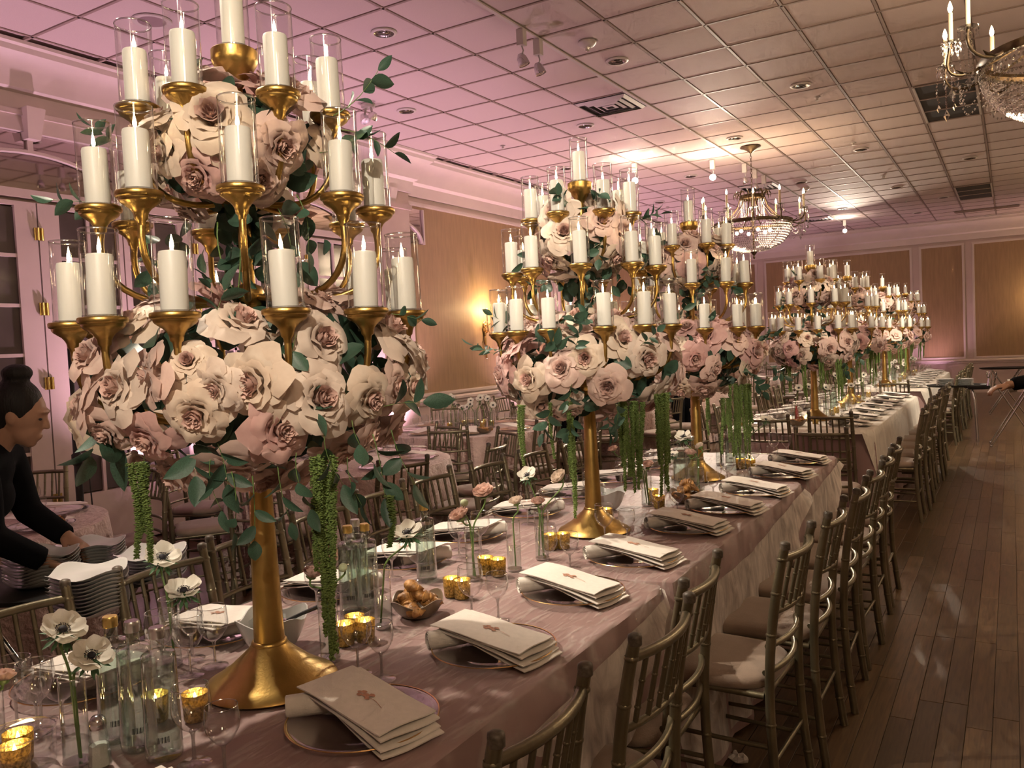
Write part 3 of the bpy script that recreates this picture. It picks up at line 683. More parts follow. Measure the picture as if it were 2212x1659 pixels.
# ================================================================== TABLES, CLOTHS, CHAIRS, PLACE SETTINGS
def sheer(name, col, a0, a1, scale, m0=.32, m1=.68):
    m = bpy.data.materials.new(name); m.use_nodes = True; nt = m.node_tree; N = nt.nodes; L = nt.links; b = N['Principled BSDF']
    b.inputs['Base Color'].default_value = (*col, 1); b.inputs['Roughness'].default_value = .6; b.inputs['Sheen Weight'].default_value = .3
    tc = N.new('ShaderNodeTexCoord'); mp = N.new('ShaderNodeMapping'); L.new(tc.outputs['Object'], mp.inputs[0]); mp.inputs['Scale'].default_value = scale
    n = N.new('ShaderNodeTexNoise'); n.inputs['Scale'].default_value = 6; n.inputs['Detail'].default_value = 5; n.inputs['Distortion'].default_value = 1.2; L.new(mp.outputs[0], n.inputs['Vector'])
    mr = N.new('ShaderNodeMapRange'); mr.inputs[1].default_value = m0; mr.inputs[2].default_value = m1; mr.inputs[3].default_value = a0; mr.inputs[4].default_value = a1; L.new(n.outputs[0], mr.inputs[0]); L.new(mr.outputs[0], b.inputs['Alpha'])
    bp = N.new('ShaderNodeBump'); bp.inputs['Strength'].default_value = .5; bp.inputs['Distance'].default_value = .02; L.new(n.outputs[0], bp.inputs['Height']); L.new(bp.outputs[0], b.inputs['Normal'])
    return m
M['sheer_top'] = sheer('sheer_overlay_flat', (.76,.68,.60), .0, .34, (7,1.3,1), .47, .74)  # streaks of light along the wrinkles are put into the opacity
M['sheer_side'] = sheer('sheer_overlay_gathered', (.76,.68,.60), .42, .86, (2.2,2.2,1.0))
M['sheer_lit'] = sheer('sheer_overlay_lit', (.80,.73,.63), .80, .95, (3,3,.8))  # sheer made denser and paler: stronger light put into its colour
def drape(x0, x1, y0, y1, zt, zb, amp, rnd, off=0.0, rad=.02, step=.045, rows=8):
    per = []; cr = .03
    def edge(ax, ay, bx, by, nx, ny):
        n = max(2, int(math.hypot(bx-ax, by-ay)/step))
        for i in range(n): t = i/n; per.append((ax+(bx-ax)*t, ay+(by-ay)*t, nx, ny, t))
    edge(x1, y0+cr, x1, y1-cr, 1, 0); edge(x1-cr, y1, x0+cr, y1, 0, 1); edge(x0, y1-cr, x0, y0+cr, -1, 0); edge(x0+cr, y0, x1-cr, y0, 0, -1)
    n = len(per); f1 = rnd.uniform(16, 22); p1 = rnd.uniform(0, 6); nz = [rnd.uniform(-.5, .5) for _ in range(n)]
    vs = []
    for j in range(rows+1):
        for i, (x, y, nx, ny, t) in enumerate(per):
            if j == 0: o = -rad+off; z = zt
            elif j == 1: o = off-.004; z = zt-rad*.35
            else:
                s = (j-1)/(rows-1); zbot = zb(x, y) if callable(zb) else zb; z = (zt-rad)+(zbot-(zt-rad))*s
                fold = .5+.5*math.sin((x+y)*f1+p1+1.5*math.sin((x-y)*5))+nz[i]*.4
                o = off+.004+amp*s*fold+.02*s
            vs.append((x+nx*o, y+ny*o, z))
    fs = []
    for j in range(rows):
        for i in range(n): k = (i+1) % n; fs.append((j*n+i, j*n+k, (j+1)*n+k, (j+1)*n+i))
    b = MB().add(vs, [tuple(reversed(f)) for f in fs]); b.f.append(tuple(range(n))); b.m.append(0)
    b.m = [1 if (k >= 2*n and k < rows*n) else 0 for k in range(len(b.f))]
    return b
rt = random.Random(3)
TX0, TX1 = -2.19, -.975
MOD = [(-.7, 2.534, 'near section of the front long table'), (2.546, 4.61, 'middle section of the front long table'), (4.622, 5.66, 'far end section of the front long table'),
       (7.2, 10.95, 'second long table'), (12.25, 16.9, 'third long table')]
leg_t = MB().box(-.02,.02,-.02,.02,0,.735).mesh('leg', M['black'], 0)
for i, (y0, y1, nm) in enumerate(MOD):
    t = thing('banquet_table', 'folding table under the cloth, '+nm, 'table', (-1.58, (y0+y1)/2, 0), 0, 'long banquet tables')
    obj('tabletop', MB().box(-.59, .59, -(y1-y0)/2+.03, (y1-y0)/2-.03, .735, .755).mesh('tabletop', M['paper'], 0), t)
    for a in (-.5, .5):
        for c in (-1, 1): obj('leg', leg_t, t, (a, c*((y1-y0)/2-.2), 0))
    c = obj('tablecloth', drape(TX0, TX1, y0, y1, .762, .015, .03, rt).mesh('tablecloth', [M['cloth'], M['cloth']], 60))
    tag(c, 'mauve satin tablecloth reaching the floor on the '+nm, 'tablecloth', 'mauve tablecloths')
    def zb(x, y, y0=y0, y1=y1):
        d = .70
        if x > -1.2: d = .70*min(1, max(.03, (y1-y)/1.15)) if i < 3 else .42
        if y > y1-.02 or y < y0+.02: d = .03
        return .762-d
    s = obj('sheer_overlay', drape(TX0, TX1, y0+.004, y1-.004, .7645, zb, .035, rt, off=.006).mesh('sheer_overlay', [M['sheer_top'], M['sheer_side']] if i < 3 else [M['sheer_lit'], M['sheer_lit']], 60))
    tag(s, ('crinkled sheer white overlay on the ' if i < 3 else 'crinkled overlay cloth tinted paler as brightly lit on the ')+nm, 'overlay cloth', 'overlay cloths')
TZ = .766
# ---- chair (faces +Y, back rest at -Y)
def chair_meshes():
    P = {}
    def post(sgn):
        b = MB(); ps = [(sgn*.185,-.235,.0), (sgn*.178,-.205,.22), (sgn*.172,-.185,.45), (sgn*.170,-.20,.62), (sgn*.166,-.235,.80), (sgn*.164,-.262,.915)]
        b.tube(bez(ps, 20), [.0155]*17+[.0145,.0145,.0145,.0145], 10)
        for t in (.1, .32, .62, .78, .93):
            q = bez(ps, 100)[int(t*100)]; b.lathe([(.0150,-.006),(.0172,-.002),(.0172,.002),(.0150,.006)], 10, tuple(q))
        return b.mesh('rear_post', M['chair'], 60)
    P['post'] = [post(-1), post(1)]
    P['tip'] = MB().lathe([(.0155,-.012),(.0162,.004),(.0150,.010),(.008,.014),(0,.015)], 10).mesh('post_tip', M['chair_worn'], 60)
    P['leg'] = []
    for sg in (-1, 1):
        b = MB(); b.tube([(sg*.196,.215,0), (sg*.190,.200,.22), (sg*.186,.190,.43)], [.012,.0135,.0145], 10)
        for z in (.1, .24, .38): b.lathe([(.012,-.005),(.0160,0),(.012,.005)], 10, (sg*(.196-.023*z), .215-.058*z, z))
        P['leg'].append(b.mesh('front_leg', M['chair'], 60))
    def rail(z, y, hw, r=.0095, bow=.032):
        return MB().tube([( hw*t, y-bow*(1-t*t), z) for t in [k/5-1 for k in range(11)]], r, 8).mesh('back_rail', M['chair'], 60)
    P['rail'] = [rail(.872, -.252, .165, .0125), rail(.700, -.216, .168), rail(.590, -.198, .170), rail(.505, -.188, .172)]
    P['spindle'] = []
    b = MB(); b.tube([(0,-.0,.700),(0,-.036,.870)], .0068, 7)
    for t in (.25, .62): b.lathe([(.0065,-.004),(.0088,0),(.0065,.004)], 8, (0, -.036*t, .70+.17*t))
    P['spindle'] = b.mesh('spindle', M['chair'], 60)
    b = MB(); b.tube([(-.186,.19,.432),(.186,.19,.432)], .011, 8); b.tube([(-.174,-.186,.432),(.174,-.186,.432)], .011, 8)
    for sg in (-1, 1): b.tube([(sg*.174,-.186,.432),(sg*.186,.19,.432)], .011, 8)
    P['frame'] = b.mesh('seat_frame', M['chair'], 60)
    P['str'] = []
    for sg in (-1, 1):
        for z in (.17, .27): P['str'].append(MB().tube([(sg*(.185-.015*z/.45),-.235+.1*z,z),(sg*(.196-.02*z/.45),.215-.05*z,z)], .0075, 7).mesh('stretcher', M['chair'], 60))
    P['str'].append(MB().tube([(-.19,.205,.22),(.19,.205,.22)], .0075, 7).mesh('stretcher', M['chair'], 60))
    P['str'].append(MB().tube([(-.178,-.208,.22),(.178,-.208,.22)], .0075, 7).mesh('stretcher', M['chair'], 60))
    b = MB(); n = 32
    def ring(s, z):
        out = []
        for i in range(n):
            a = 2*PI*i/n; ca, sa = math.cos(a), math.sin(a); e = .55
            x = math.copysign(abs(ca)**e, ca)*.196*s; y = math.copysign(abs(sa)**e, sa)*.198*s+.004; out.append((x*(1+.06*y/.2), y, z))
        return out
    vs = []
    for s, z in ((.93,.436),(1.0,.446),(1.01,.458),(.99,.470),(.93,.480),(.75,.487),(.4,.490)): vs += ring(s, z)
    fs = [(j*n+i, j*n+(i+1) % n, (j+1)*n+(i+1) % n, (j+1)*n+i) for j in range(6) for i in range(n)]; fs += [tuple(range(6*n, 7*n)), tuple(reversed(range(n)))]
    P['seat'] = MB().add(vs, fs).mesh('seat_cushion', M['cushion'], 60)
    return P
CP = chair_meshes()
def build_chair():
    r = obj('chiavari_chair', None)
    obj('seat_cushion', CP['seat'], r); obj('seat_frame', CP['frame'], r)
    for i, m in enumerate(CP['post']): p = obj('rear_post', m, r); obj('post_tip', CP['tip'], p, ((-.164, .164)[i], -.262, .915))
    for m in CP['leg']: obj('front_leg', m, r)
    for m in CP['rail']: obj('back_rail', m, r)
    for k in range(6):
        x = -.165+.33*(k+1)/7; obj('spindle', CP['spindle'], r, (x, -.216-.032*(1-(x/.165)**2), 0))
    for m in CP['str']: obj('stretcher', m, r)
    return r
proto = build_chair()
b = MB()
for ch in proto.children:
    for o in [ch]+list(ch.children):
        b.mi = 1 if o.name.startswith('seat_cushion') else 0
        loc = o.location; b.merge(o.data, Matrix.Translation(loc))
far_chair_m = b.mesh('chiavari_chair', [M['chair'], M['cushion']], 60)
used = [False]
def chair(x, y, face, label, group, far=False, back=True):
    """x, y: foot of the chair measured at the top of its back rest; face: heading of the sitter"""
    d = Vector((math.cos(face), math.sin(face))); rz = face-PI/2
    loc = Vector((x, y, 0))+Vector((d.x, d.y, 0))*(.262 if back else 0)
    if far: o = obj('chiavari_chair', far_chair_m, None, loc, rz)
    elif not used[0]: used[0] = True; o = proto; o.location = loc; o.rotation_euler = (0,0,rz)
    else: o = dup(proto, loc, rz)
    return tag(o, label, 'chair', group)
W_, E_, N_, S_ = PI, 0, PI/2, -PI/2
rch = random.Random(9)
for i, (x, y) in enumerate(((-.745,.80),(-.74,1.28),(-.708,1.80),(-.763,2.243),(-.60,2.73),(-.57,3.223),(-.555,3.72),(-.56,4.21),(-.57,4.70),(-.58,5.2))):
    chair(x, y, W_+rch.uniform(-.04,.04), 'champagne chiavari chair on the aisle side of the front table, %s from the front' % ORD[i], 'aisle chairs at the front table')
for i, (x, y) in enumerate(((-2.44,.72),(-2.45,1.22),(-2.44,1.71),(-2.52,2.13),(-2.60,2.60),(-2.66,3.08),(-2.70,3.55),(-2.66,4.05),(-2.64,4.55),(-2.62,5.05))):
    chair(x, y, E_+rch.uniform(-.07,.07), 'champagne chiavari chair across the front table from the aisle, %s from the front' % ORD[i], 'far side chairs at the front table')
def mid(u0, v0, u1, v1): a = on_z(u0, v0, .92); c = on_z(u1, v1, .92); return (a.x+c.x)/2, (a.y+c.y)/2
x, y = mid(1721,922,1826,925); chair(x, y, N_+.02, 'chiavari chair with its back to the front table, nearer of the overlapping pair', 'chairs between the front and second tables')
x, y = mid(1746,892,1838,888); chair(x, y, N_, 'chiavari chair drawn up to the end of the second table, by the aisle', 'chairs between the front and second tables')
x, y = mid(1621,900,1692,893); chair(x, y, N_, 'chiavari chair drawn up to the end of the second table, away from the aisle', 'chairs between the front and second tables')
chair(-1.3, 11.55, N_, 'chiavari chair at the aisle end of the third table end', 'chairs between the second and third tables', True); chair(-1.85, 11.55, N_, 'chiavari chair at the third table end, left one', 'chairs between the second and third tables', True)
for t, (ya, yb, nn) in enumerate(((7.5, 10.7, 7), (12.5, 16.6, 9))):
    nm = ('second', 'third')[t]
    for i in range(nn):
        y = ya+(yb-ya)*i/(nn-1)
        chair(-.62+.03*math.sin(i*2), y, W_+rch.uniform(-.05,.05), 'chiavari chair on the aisle side of the %s table, %s from the front' % (nm, ORD[i]), 'aisle chairs at the %s table' % nm, t == 1)
        chair(-2.55+.05*math.sin(i*2), y, E_+rch.uniform(-.08,.08), 'chiavari chair on the far side of the %s table, %s from the front' % (nm, ORD[i]), 'far side chairs at the %s table' % nm, True)
# ---- charger, napkin, roll
charger_m = MB().lathe([(0,.002),(.10,.002),(.112,.006),(.150,.013),(.163,.0155),(.165,.0165),(.163,.0175),(.149,.0152),(.111,.0085),(.10,.005),(0,.005)], 48).mesh('charger', M['plateglass'], 60)
rim_m = MB().lathe([(.1625,.0162),(.1655,.0158),(.1662,.0172),(.1650,.0186),(.1625,.0178)], 48).mesh('rim', M['goldrim'], 60)
def slab(fn, nu, nv, th):
    b = MB(); top = [fn(i/(nu-1), j/(nv-1)) for j in range(nv) for i in range(nu)]; bot = [(x, y, z-th) for x, y, z in top]; n = nu*nv
    fs = []
    for j in range(nv-1):
        for i in range(nu-1):
            a = j*nu+i; fs.append((a, a+1, a+nu+1, a+nu)); fs.append((n+a, n+a+nu, n+a+nu+1, n+a+1))
    rim = list(range(nu))+[j*nu+nu-1 for j in range(1, nv)]+[(nv-1)*nu+i for i in range(nu-2, -1, -1)]+[j*nu for j in range(nv-2, 0, -1)]
    for k in range(len(rim)): a, c = rim[k], rim[(k+1) % len(rim)]; fs.append((c, a, n+a, n+c))
    return b.add(top+bot, fs)
def nap_sheet(k, rnd):
    sh = rnd.uniform(-.006,.006); tw = rnd.uniform(-.03,.03)-.035*k
    def fn(u, v):
        x = (u-.5)*.29+.010*k; y = (v-.5)*.15+sh
        xx = x*math.cos(tw)-y*math.sin(tw); yy = x*math.sin(tw)+y*math.cos(tw)
        z = .060-.016*u-.012*u*u-.0062*k*(.25+u)+.003*math.sin(v*5+k)*u+.002*math.sin(u*7+k*2)
        return (xx, yy, z-.004*k)
    return slab(fn, 10, 6, .0028)
rn = random.Random(21)
fold_m = [nap_sheet(k, rn).mesh('napkin_fold', M['napkin'], 50) for k in range(4)]
b = MB()
def motif(b):
    z = lambda x: .060-.016*((x/.30)+.5)-.012*((x/.30)+.5)**2+.0012
    def blob(cx, cy, r, n=7):
        ring = [(cx+r*(1+.25*math.sin(a*3+cx*90))*math.cos(a), cy+r*.8*math.sin(a), 0) for a in [2*PI*i/n for i in range(n)]]; b.add([(x, y, z(x)+.0006) for x, y, q in ring], [tuple(range(n))])
    for cx, cy, r in ((.0,.0,.010),(-.014,.006,.008),(-.012,-.008,.008),(.010,.009,.008),(.012,-.007,.007),(-.022,0,.006)): blob(cx, cy, r)
    pts = [(.012+.055*t, -.002-.006*t+.003*math.sin(t*4)) for t in [i/6 for i in range(7)]]
    for (x0, y0), (x1, y1) in zip(pts, pts[1:]): b.add([(x0,y0-.0008,z(x0)+.0005),(x1,y1-.0008,z(x1)+.0005),(x1,y1+.0008,z(x1)+.0005),(x0,y0+.0008,z(x0)+.0005)], [(0,1,2,3)])
motif(b); motif_m = b.mesh('motif', M['motif'], 0)
def roll_mesh():
    n = 46; b = MB()
    def fn(u, v):
        a = u*2*PI*2.6; r = .007+.017*u+.0015*math.sin(a*2.3); return (r*math.cos(a), (v-.5)*.19, .0255+r*math.sin(a)*.95)
    b.grid(n, 5, fn)
    def fo(u, v):
        a = u*2*PI; r = .0255; return (r*math.cos(a), (v-.5)*.186, .0258+r*math.sin(a)*.97)
    b.grid(24, 3, fo, True)
    return b.mesh('rolled_napkin', M['napkin'], 60)
roll_m = roll_mesh()
def gl_prof(H, R):
    foot = [(0,.004),(.012,.0042),(.028,.0025),(.033,.001),(.0335,.0018),(.028,.0045),(.010,.007),(.0045,.012)]
    stem = [(.0035,.02),(.0032,.05),(.0042,.062),(.0075,.068)]
    bowl = [(.0,.067),(.012,.070),(R*.62,.080),(R*.92,.098),(R,.115),(R*.97,H-.02),(R*.90,H)]
    return foot, stem, bowl
def glass_meshes(H, R):
    f, s, bw = gl_prof(H, R); fm = MB().lathe(f, 24).mesh('foot', M['glass'], 60); sm = MB().lathe([f[-1]]+s, 12).mesh('stem', M['rimglass'], 60)
    b = MB().lathe(bw, 28); b.mi = 1; b.lathe([(R*.90,H-.0008),(R*.918,H),(R*.90,H+.0012),(R*.88,H)], 28); bm = b.mesh('bowl', [M['glass'], M['rimglass']], 60)
    w = MB().lathe(f+s, 16); w.merge(bm, Matrix()); return fm, sm, bm, w.mesh('wine_glass', M['glass'], 60)
GT = glass_meshes(.158, .039); GS = glass_meshes(.142, .034)
def wine_glass(x, y, big, label, group, parts):
    g = GT if big else GS
    if parts:
        o = obj('wine_glass', None, None, (x, y, TZ), rn.uniform(0,6)); obj('foot', g[0], o); obj('stem', g[1], o); obj('bowl', g[2], o)
    else: o = obj('wine_glass', g[3], None, (x, y, TZ), rn.uniform(0,6))
    return tag(o, label, 'wine glass', group)
def setting(x, y, face, who, idx, tname, full=True, ang=0.0, glasses=True, gold=True):
    """face: heading from the diner to the plate; ang: how the napkin lies"""
    dx, dy = math.cos(face), math.sin(face); pos = '%s %s place, %s' % (ORD[idx], who, tname)
    c = obj('charger_plate', charger_m, None, (x, y, TZ)); tag(c, 'clear glass charger plate at the '+pos, 'charger plate', 'charger plates on the '+tname)
    if full: obj('rim', rim_m, c)
    rz = face+PI+ang
    n = obj('folded_napkin', fold_m[0], None, (x+rn.uniform(-.008,.008), y+rn.uniform(-.008,.008), TZ+.011), rz); tag(n, 'folded white linen napkin at the '+pos, 'napkin', 'folded napkins on the '+tname)
    for k in range(1, 4):
        if full or k == 2: obj('fold', fold_m[k], n)
    obj('motif', motif_m, n)
    q = Vector((-.092, -.022, 0)); q.rotate(Matrix.Rotation(rz, 3, 'Z'))
    r = obj('rolled_napkin', roll_m, None, (x+q.x, y+q.y, TZ+.007), rz-.55); tag(r, 'rolled white napkin under the folded one at the '+pos, 'rolled napkin', 'rolled napkins on the '+tname)
    if glasses:
        sd = 1 if face > PI/2 else -1
        for j, (ox, oy) in enumerate(((.205, .20*1), (.112, .195))):
            gx = x+dx*ox+rn.uniform(-.012,.012); gy = y+(.20 if sd > 0 else -.18)+rn.uniform(-.015,.015)
            wine_glass(gx, gy, j == 0, '%s stemmed glass at the %s' % (('taller', 'shorter')[j], pos), 'wine glasses on the '+tname, full)
for i, (x, y) in enumerate(((-1.19,.82),(-1.212,1.31),(-1.181,1.789),(-1.212,2.308),(-1.198,2.766),(-1.176,3.305),(-1.147,3.733),(-1.125,4.187),(-1.125,4.74),(-1.15,5.28))):
    setting(x, y, W_, 'aisle side', i, 'front table', True, rn.uniform(-.10,.04)-.12)
for i, y in enumerate((.70,1.17,1.57,2.02,2.42,2.85,3.36,3.85,4.35,4.85,5.3)):
    setting(-1.99+rn.uniform(-.02,.02), y, E_, 'far side', i, 'front table', True, rn.uniform(-.12,.12))
for t, (ya, yb, nn) in enumerate(((7.45, 10.65, 7), (12.5, 16.6, 9))):
    nm = ('second', 'third')[t]
    for i in range(nn):
        y = ya+(yb-ya)*i/(nn-1)
        setting(-1.18, y, W_, 'aisle side', i, nm+' table', False, rn.uniform(-.2,.1)); setting(-1.98, y, E_, 'far side', i, nm+' table', False, rn.uniform(-.2,.2))
# ================================================================== THINGS ON THE TABLES
r5 = random.Random(17)
def ft(u, v, z=TZ): P = on_z(u, v, z); return P
def at_depth(u, v, D): d = RW @ _ray(u, v); return CAM+d*(D/F)
# ---- bud vases and single flowers
vase_b = MB().lathe([(0,.006),(.024,.006),(.0252,.010),(.0255,.176)], 24); vase_b.mi = 1; vase_b.lathe([(.0248,.1755),(.0262,.1755),(.0264,.1775),(.0255,.1785),(.0248,.1775)], 24); vase_b.lathe([(0,.0),(.0250,.0),(.0262,.003),(.0262,.007),(.0245,.007),(0,.0065)], 24)
vase_m = vase_b.mesh('bud_vase', [M['glass'], M['rimglass']], 60); wat_m = MB().lathe([(0,.008),(.0242,.008),(.0244,.085),(0,.085)], 20).mesh('water', M['water'], 60)
def anem_petal(b, r1, lift, w):
    def fn(u, v):
        uu = u*2-1; ve = v*(1-.22*abs(uu)**2.2); half = w*(.34+.66*math.sin(min(1, ve)*PI*.58)); r = .10+(r1-.10)*ve
        return (r*math.cos(uu*half)*1.0, r*math.sin(uu*half), lift*ve*ve*(1+.12*math.sin(uu*4))+.03*math.sin(uu*5)*ve)
    b.grid(7, 6, fn)
b = MB(); anem_petal(b, 1.0, .30, .66); an_a = b.mesh('petal', M['white_petal'], 180)
b = MB(); anem_petal(b, .90, .44, .70); an_b = b.mesh('petal', M['white_petal'], 180)
b = MB().ball((0,0,.10), (.20,.20,.13), 12, 7)
for k in range(46):
    a = k*2.399; r = .24+.10*((k*7) % 5)/5; b.octa((r*math.cos(a), r*math.sin(a), .13+.05*((k*3) % 4)/4), .030, .034)
an_c = b.mesh('centre', M['black_centre'], 60)
b = MB()
for k in range(16):
    a = 2*PI*k/16; L = .62+.18*((k*5) % 3); z = -.30-.10*((k*7) % 3)
    b.add([(.05*math.cos(a-.3),.05*math.sin(a-.3),-.18),(.05*math.cos(a+.3),.05*math.sin(a+.3),-.18),(L*.7*math.cos(a+.16),L*.7*math.sin(a+.16),z),(L*math.cos(a),L*math.sin(a),z-.16),(L*.7*math.cos(a-.16),L*.7*math.sin(a-.16),z-.03)], [(0,1,2,3,4)])
b.lathe([(.08,-.42),(.10,-.2),(.14,-.04),(0,.0)], 8); an_f = b.mesh('collar', M['frill'], 0)
def ran_mesh(m, seed):
    r = random.Random(seed); b = MB()
    for r1, z1, n, w in ((.10,.42,2,1.8), (.22,.44,3,1.4), (.36,.44,4,1.15), (.52,.42,5,.95), (.68,.37,5,.9), (.84,.28,6,.8), (.97,.10,6,.8)):
        o = r.uniform(0, 6)
        for k in range(n): petal(b, r, r1*.86, z1, w, curl=-.06*r1, nu=6, nv=5, phi=o+2*PI*k/n, z0=-.42, belly=.14*r1)
    return b.mesh('bloom', m, 180)
M['cream_petal'] = mat('cream_ranunculus', (.84,.70,.58), .6, var=.08, vscale=30, trans=.3)
RAN = {'pink': ran_mesh(M['pink_petal'], 1), 'cream': ran_mesh(M['cream_petal'], 2)}
calyx_m = MB().lathe([(.06,-.62),(.12,-.5),(.34,-.42),(.42,-.30),(.30,-.32),(0,-.40)], 8).mesh('calyx', M['stem'], 60)
bud_m = MB().ball((0,0,0), (1,1,.9), 10, 8).mesh('bud', mat('green_bud', (.45,.50,.30), .6, var=.15, vscale=2), 180)
KN = {'anemone': 'white anemone with black centre', 'pink': 'pale pink ranunculus', 'cream': 'cream ranunculus', 'bud': 'closed green ranunculus bud'}
VN = []
def flower(kind, V, u, v, rpx, where, parts=True, toward=None):
    D = depth((V.x, V.y, TZ+.2)); Hd = at_depth(u, v, D); R = rpx*D/F*1.12
    nrm = toward or Vector((r5.gauss(0,.45), r5.gauss(0,.45), 1))
    if kind == 'anemone' and toward is None: nrm = (CAM-Hd).normalized()*r5.uniform(.3,.8)+Vector((r5.gauss(0,.2), r5.gauss(0,.2), .8))
    nrm = nrm.normalized(); nm = {'anemone': 'anemone', 'bud': 'ranunculus_bud'}.get(kind, 'ranunculus')
    o = obj(nm, None, None, (V.x, V.y, TZ)); tag(o, '%s %s' % (KN[kind], where), 'flower', 'single stems in bud vases')
    q = Vector((Hd.x-V.x, Hd.y-V.y, Hd.z-TZ)); e = q-nrm*R*(.3 if kind == 'anemone' else .5); top = Vector((q.x*.10, q.y*.10, .16)); lim = .012
    top = Vector((max(-lim,min(lim,top.x)), max(-lim,min(lim,top.y)), .165)); st = Vector((r5.uniform(-.012,.012), r5.uniform(-.012,.012), .012))
    pts = [st.lerp(top, t) for t in (0,.5)]+bez([top, top+Vector((0,0,.05)), e-nrm*.04, e], 10)
    obj('stem', MB().tube(pts, .0028, 7).mesh('stem', M['stem'], 60), o)
    hm = Matrix.Translation(q) @ align(nrm, r5.uniform(0, 6)) @ Matrix.Scale(R, 4)
    if kind == 'anemone':
        for k in range(5): obj('petal', an_a, o, mat=hm @ rotz(k*2*PI/5+r5.uniform(-.1,.1)) @ Matrix.Rotation(r5.uniform(-.15,.12), 4, 'Y'))
        for k in range(4): obj('petal', an_b, o, mat=hm @ rotz(.6+k*PI/2+r5.uniform(-.1,.1)) @ Matrix.Translation((0,0,.03)))
        obj('centre', an_c, o, mat=hm); obj('collar', an_f, o, mat=hm)
    elif kind == 'bud': obj('bud', bud_m, o, mat=hm)
    else: obj('bloom', RAN[kind], o, mat=hm); obj('calyx', calyx_m, o, mat=hm)
def vase(P, label, h=1.0):
    o = obj('bud_vase', vase_m, None, (P.x, P.y, TZ+.0005), 0, (1,1,h)); obj('water', wat_m, o); return tag(o, label, 'vase', 'glass bud vases on the tables')
VS = [((167,1649), 'by the front water bottles', [('anemone',135,1362,43),('anemone',197,1418,41)]), ((372,1436), 'behind the three front bottles', [('anemone',350,1205,35),('anemone',397,1277,36)]),
      ((714,1426), 'beside the front candelabra foot', [('pink',702,1200,33),('pink',674,1238,25),('bud',741,1226,9)]), ((830,1354), 'left of the bread bowl', [('anemone',880,1152,31)]),
      ((1024,1251), 'behind the paired gold votives', [('pink',1044,1062,27),('pink',992,1112,27),('bud',1003,1086,8)]), ((1112,1231), 'between the front and second candelabra', [('cream',1114,1082,19)]),
      ((1172,1207), 'left of the second candelabra foot', [('cream',1207,1030,22),('pink',1162,1083,18),('anemone',1139,1027,20)]), ((1398,1092), 'right of the second candelabra stem', [('cream',1364,1020,13),('pink',1400,1003,14),('pink',1324,970,13)]),
      ((1445,1062), 'behind the second bread bowl', [('anemone',1453,983,12)]), ((1512,1062), 'right of the second bread bowl', [('cream',1511,964,12),('anemone',1476,944,17),('pink',1491,978,15)]),
      ((1556,1004), 'near the third candelabra foot', [('cream',1563,920,14),('pink',1574,946,13)]), ((1616,1010), 'at the far end of the front table', [('anemone',1624,922,12),('anemone',1654,907,12),('cream',1608,908,12)]),
      ((-14,1640), 'at the left picture edge', [('pink',6,1462,30)])]
for (fu, fv), where, fl in VS:
    P = ft(fu, fv); vase(P, 'slim clear bud vase '+where)
    cnt = {}
    for f in fl: cnt[f[0]] = cnt.get(f[0], 0)+1
    seen = {}
    for k, u, v, r in sorted(fl, key=lambda q: q[1]):
        seen[k] = seen.get(k, 0)+1; w = where
        if cnt[k] > 1: w = where+', '+('left one', 'right one', 'third one')[seen[k]-1]
        flower(k, P, u, v, r, w)
# ---- water bottles
def bottle_mesh():
    b = MB().lathe([(0,.004),(.030,.0),(.0355,.004),(.0365,.012),(.0362,.02),(.0335,.205),(.0325,.212),(.028,.2155),(.0165,.217),(.0135,.221),(.0128,.235),(.0128,.250)], 32)
    b.lathe([(0,.016),(.033,.016),(.0335,.022),(.031,.196),(0,.196)], 24); return b.mesh('bottle', M['bglass'], 50)
bot_m = bottle_mesh(); cap_b = MB().lathe([(.0150,.244),(.0158,.246),(.0150,.249),(.0158,.252),(.0150,.255),(.0158,.258),(.0152,.264),(.0140,.2665),(0,.2670)], 20)
cap_g = cap_b.mesh('cap', M['cap_gold'], 40); cap_s = cap_b.mesh('cap', M['cap_silver'], 40)
b = MB()
for k in range(11):
    w = (.0010, .0018, .0007)[k % 3]; a = -.34+k*.058
    for (z0, z1) in ((.042, .054),):
        r = .0366; b.add([(r*math.cos(a),r*math.sin(a),z0),(r*math.cos(a+w/r),r*math.sin(a+w/r),z0),(r*math.cos(a+w/r),r*math.sin(a+w/r),z1),(r*math.cos(a),r*math.sin(a),z1)], [(0,1,2,3)])
bar_m = b.mesh('bar_print', M['print'], 0)
def bottle(P, cap, label, s=1.0):
    o = obj('water_bottle', bot_m, None, (P.x, P.y, TZ+.0005), math.atan2(-P.y, -P.x), s); obj('cap', cap, o); obj('bar_print', bar_m, o); return tag(o, label, 'bottle', 'water bottles on the tables')
for (u, v), c, l in (((255,1597),cap_g,'clear water bottle with gold cap, leftmost of the front three'),((302,1613),cap_s,'clear water bottle with silver cap, middle of the front three'),((356,1634),cap_s,'clear water bottle with silver cap, rightmost of the front three'),
        ((760,1318),cap_g,'water bottle with gold cap, left one behind the front candelabra'),((776,1298),cap_s,'water bottle with silver cap, rear one behind the front candelabra'),((797,1312),cap_g,'water bottle with gold cap, right one behind the front candelabra'),
        ((923,1251),cap_g,'lone gold-capped water bottle behind the bread bowl'),((1470,1052),cap_s,'water bottle behind the second bread bowl, left one'),((1497,1046),cap_s,'water bottle behind the second bread bowl, right one'),((1580,1005),cap_s,'water bottle beside the third candelabra foot'),((1602,1003),cap_g,'water bottle right of the third candelabra foot')):
    bottle(ft(u, v), c, l)
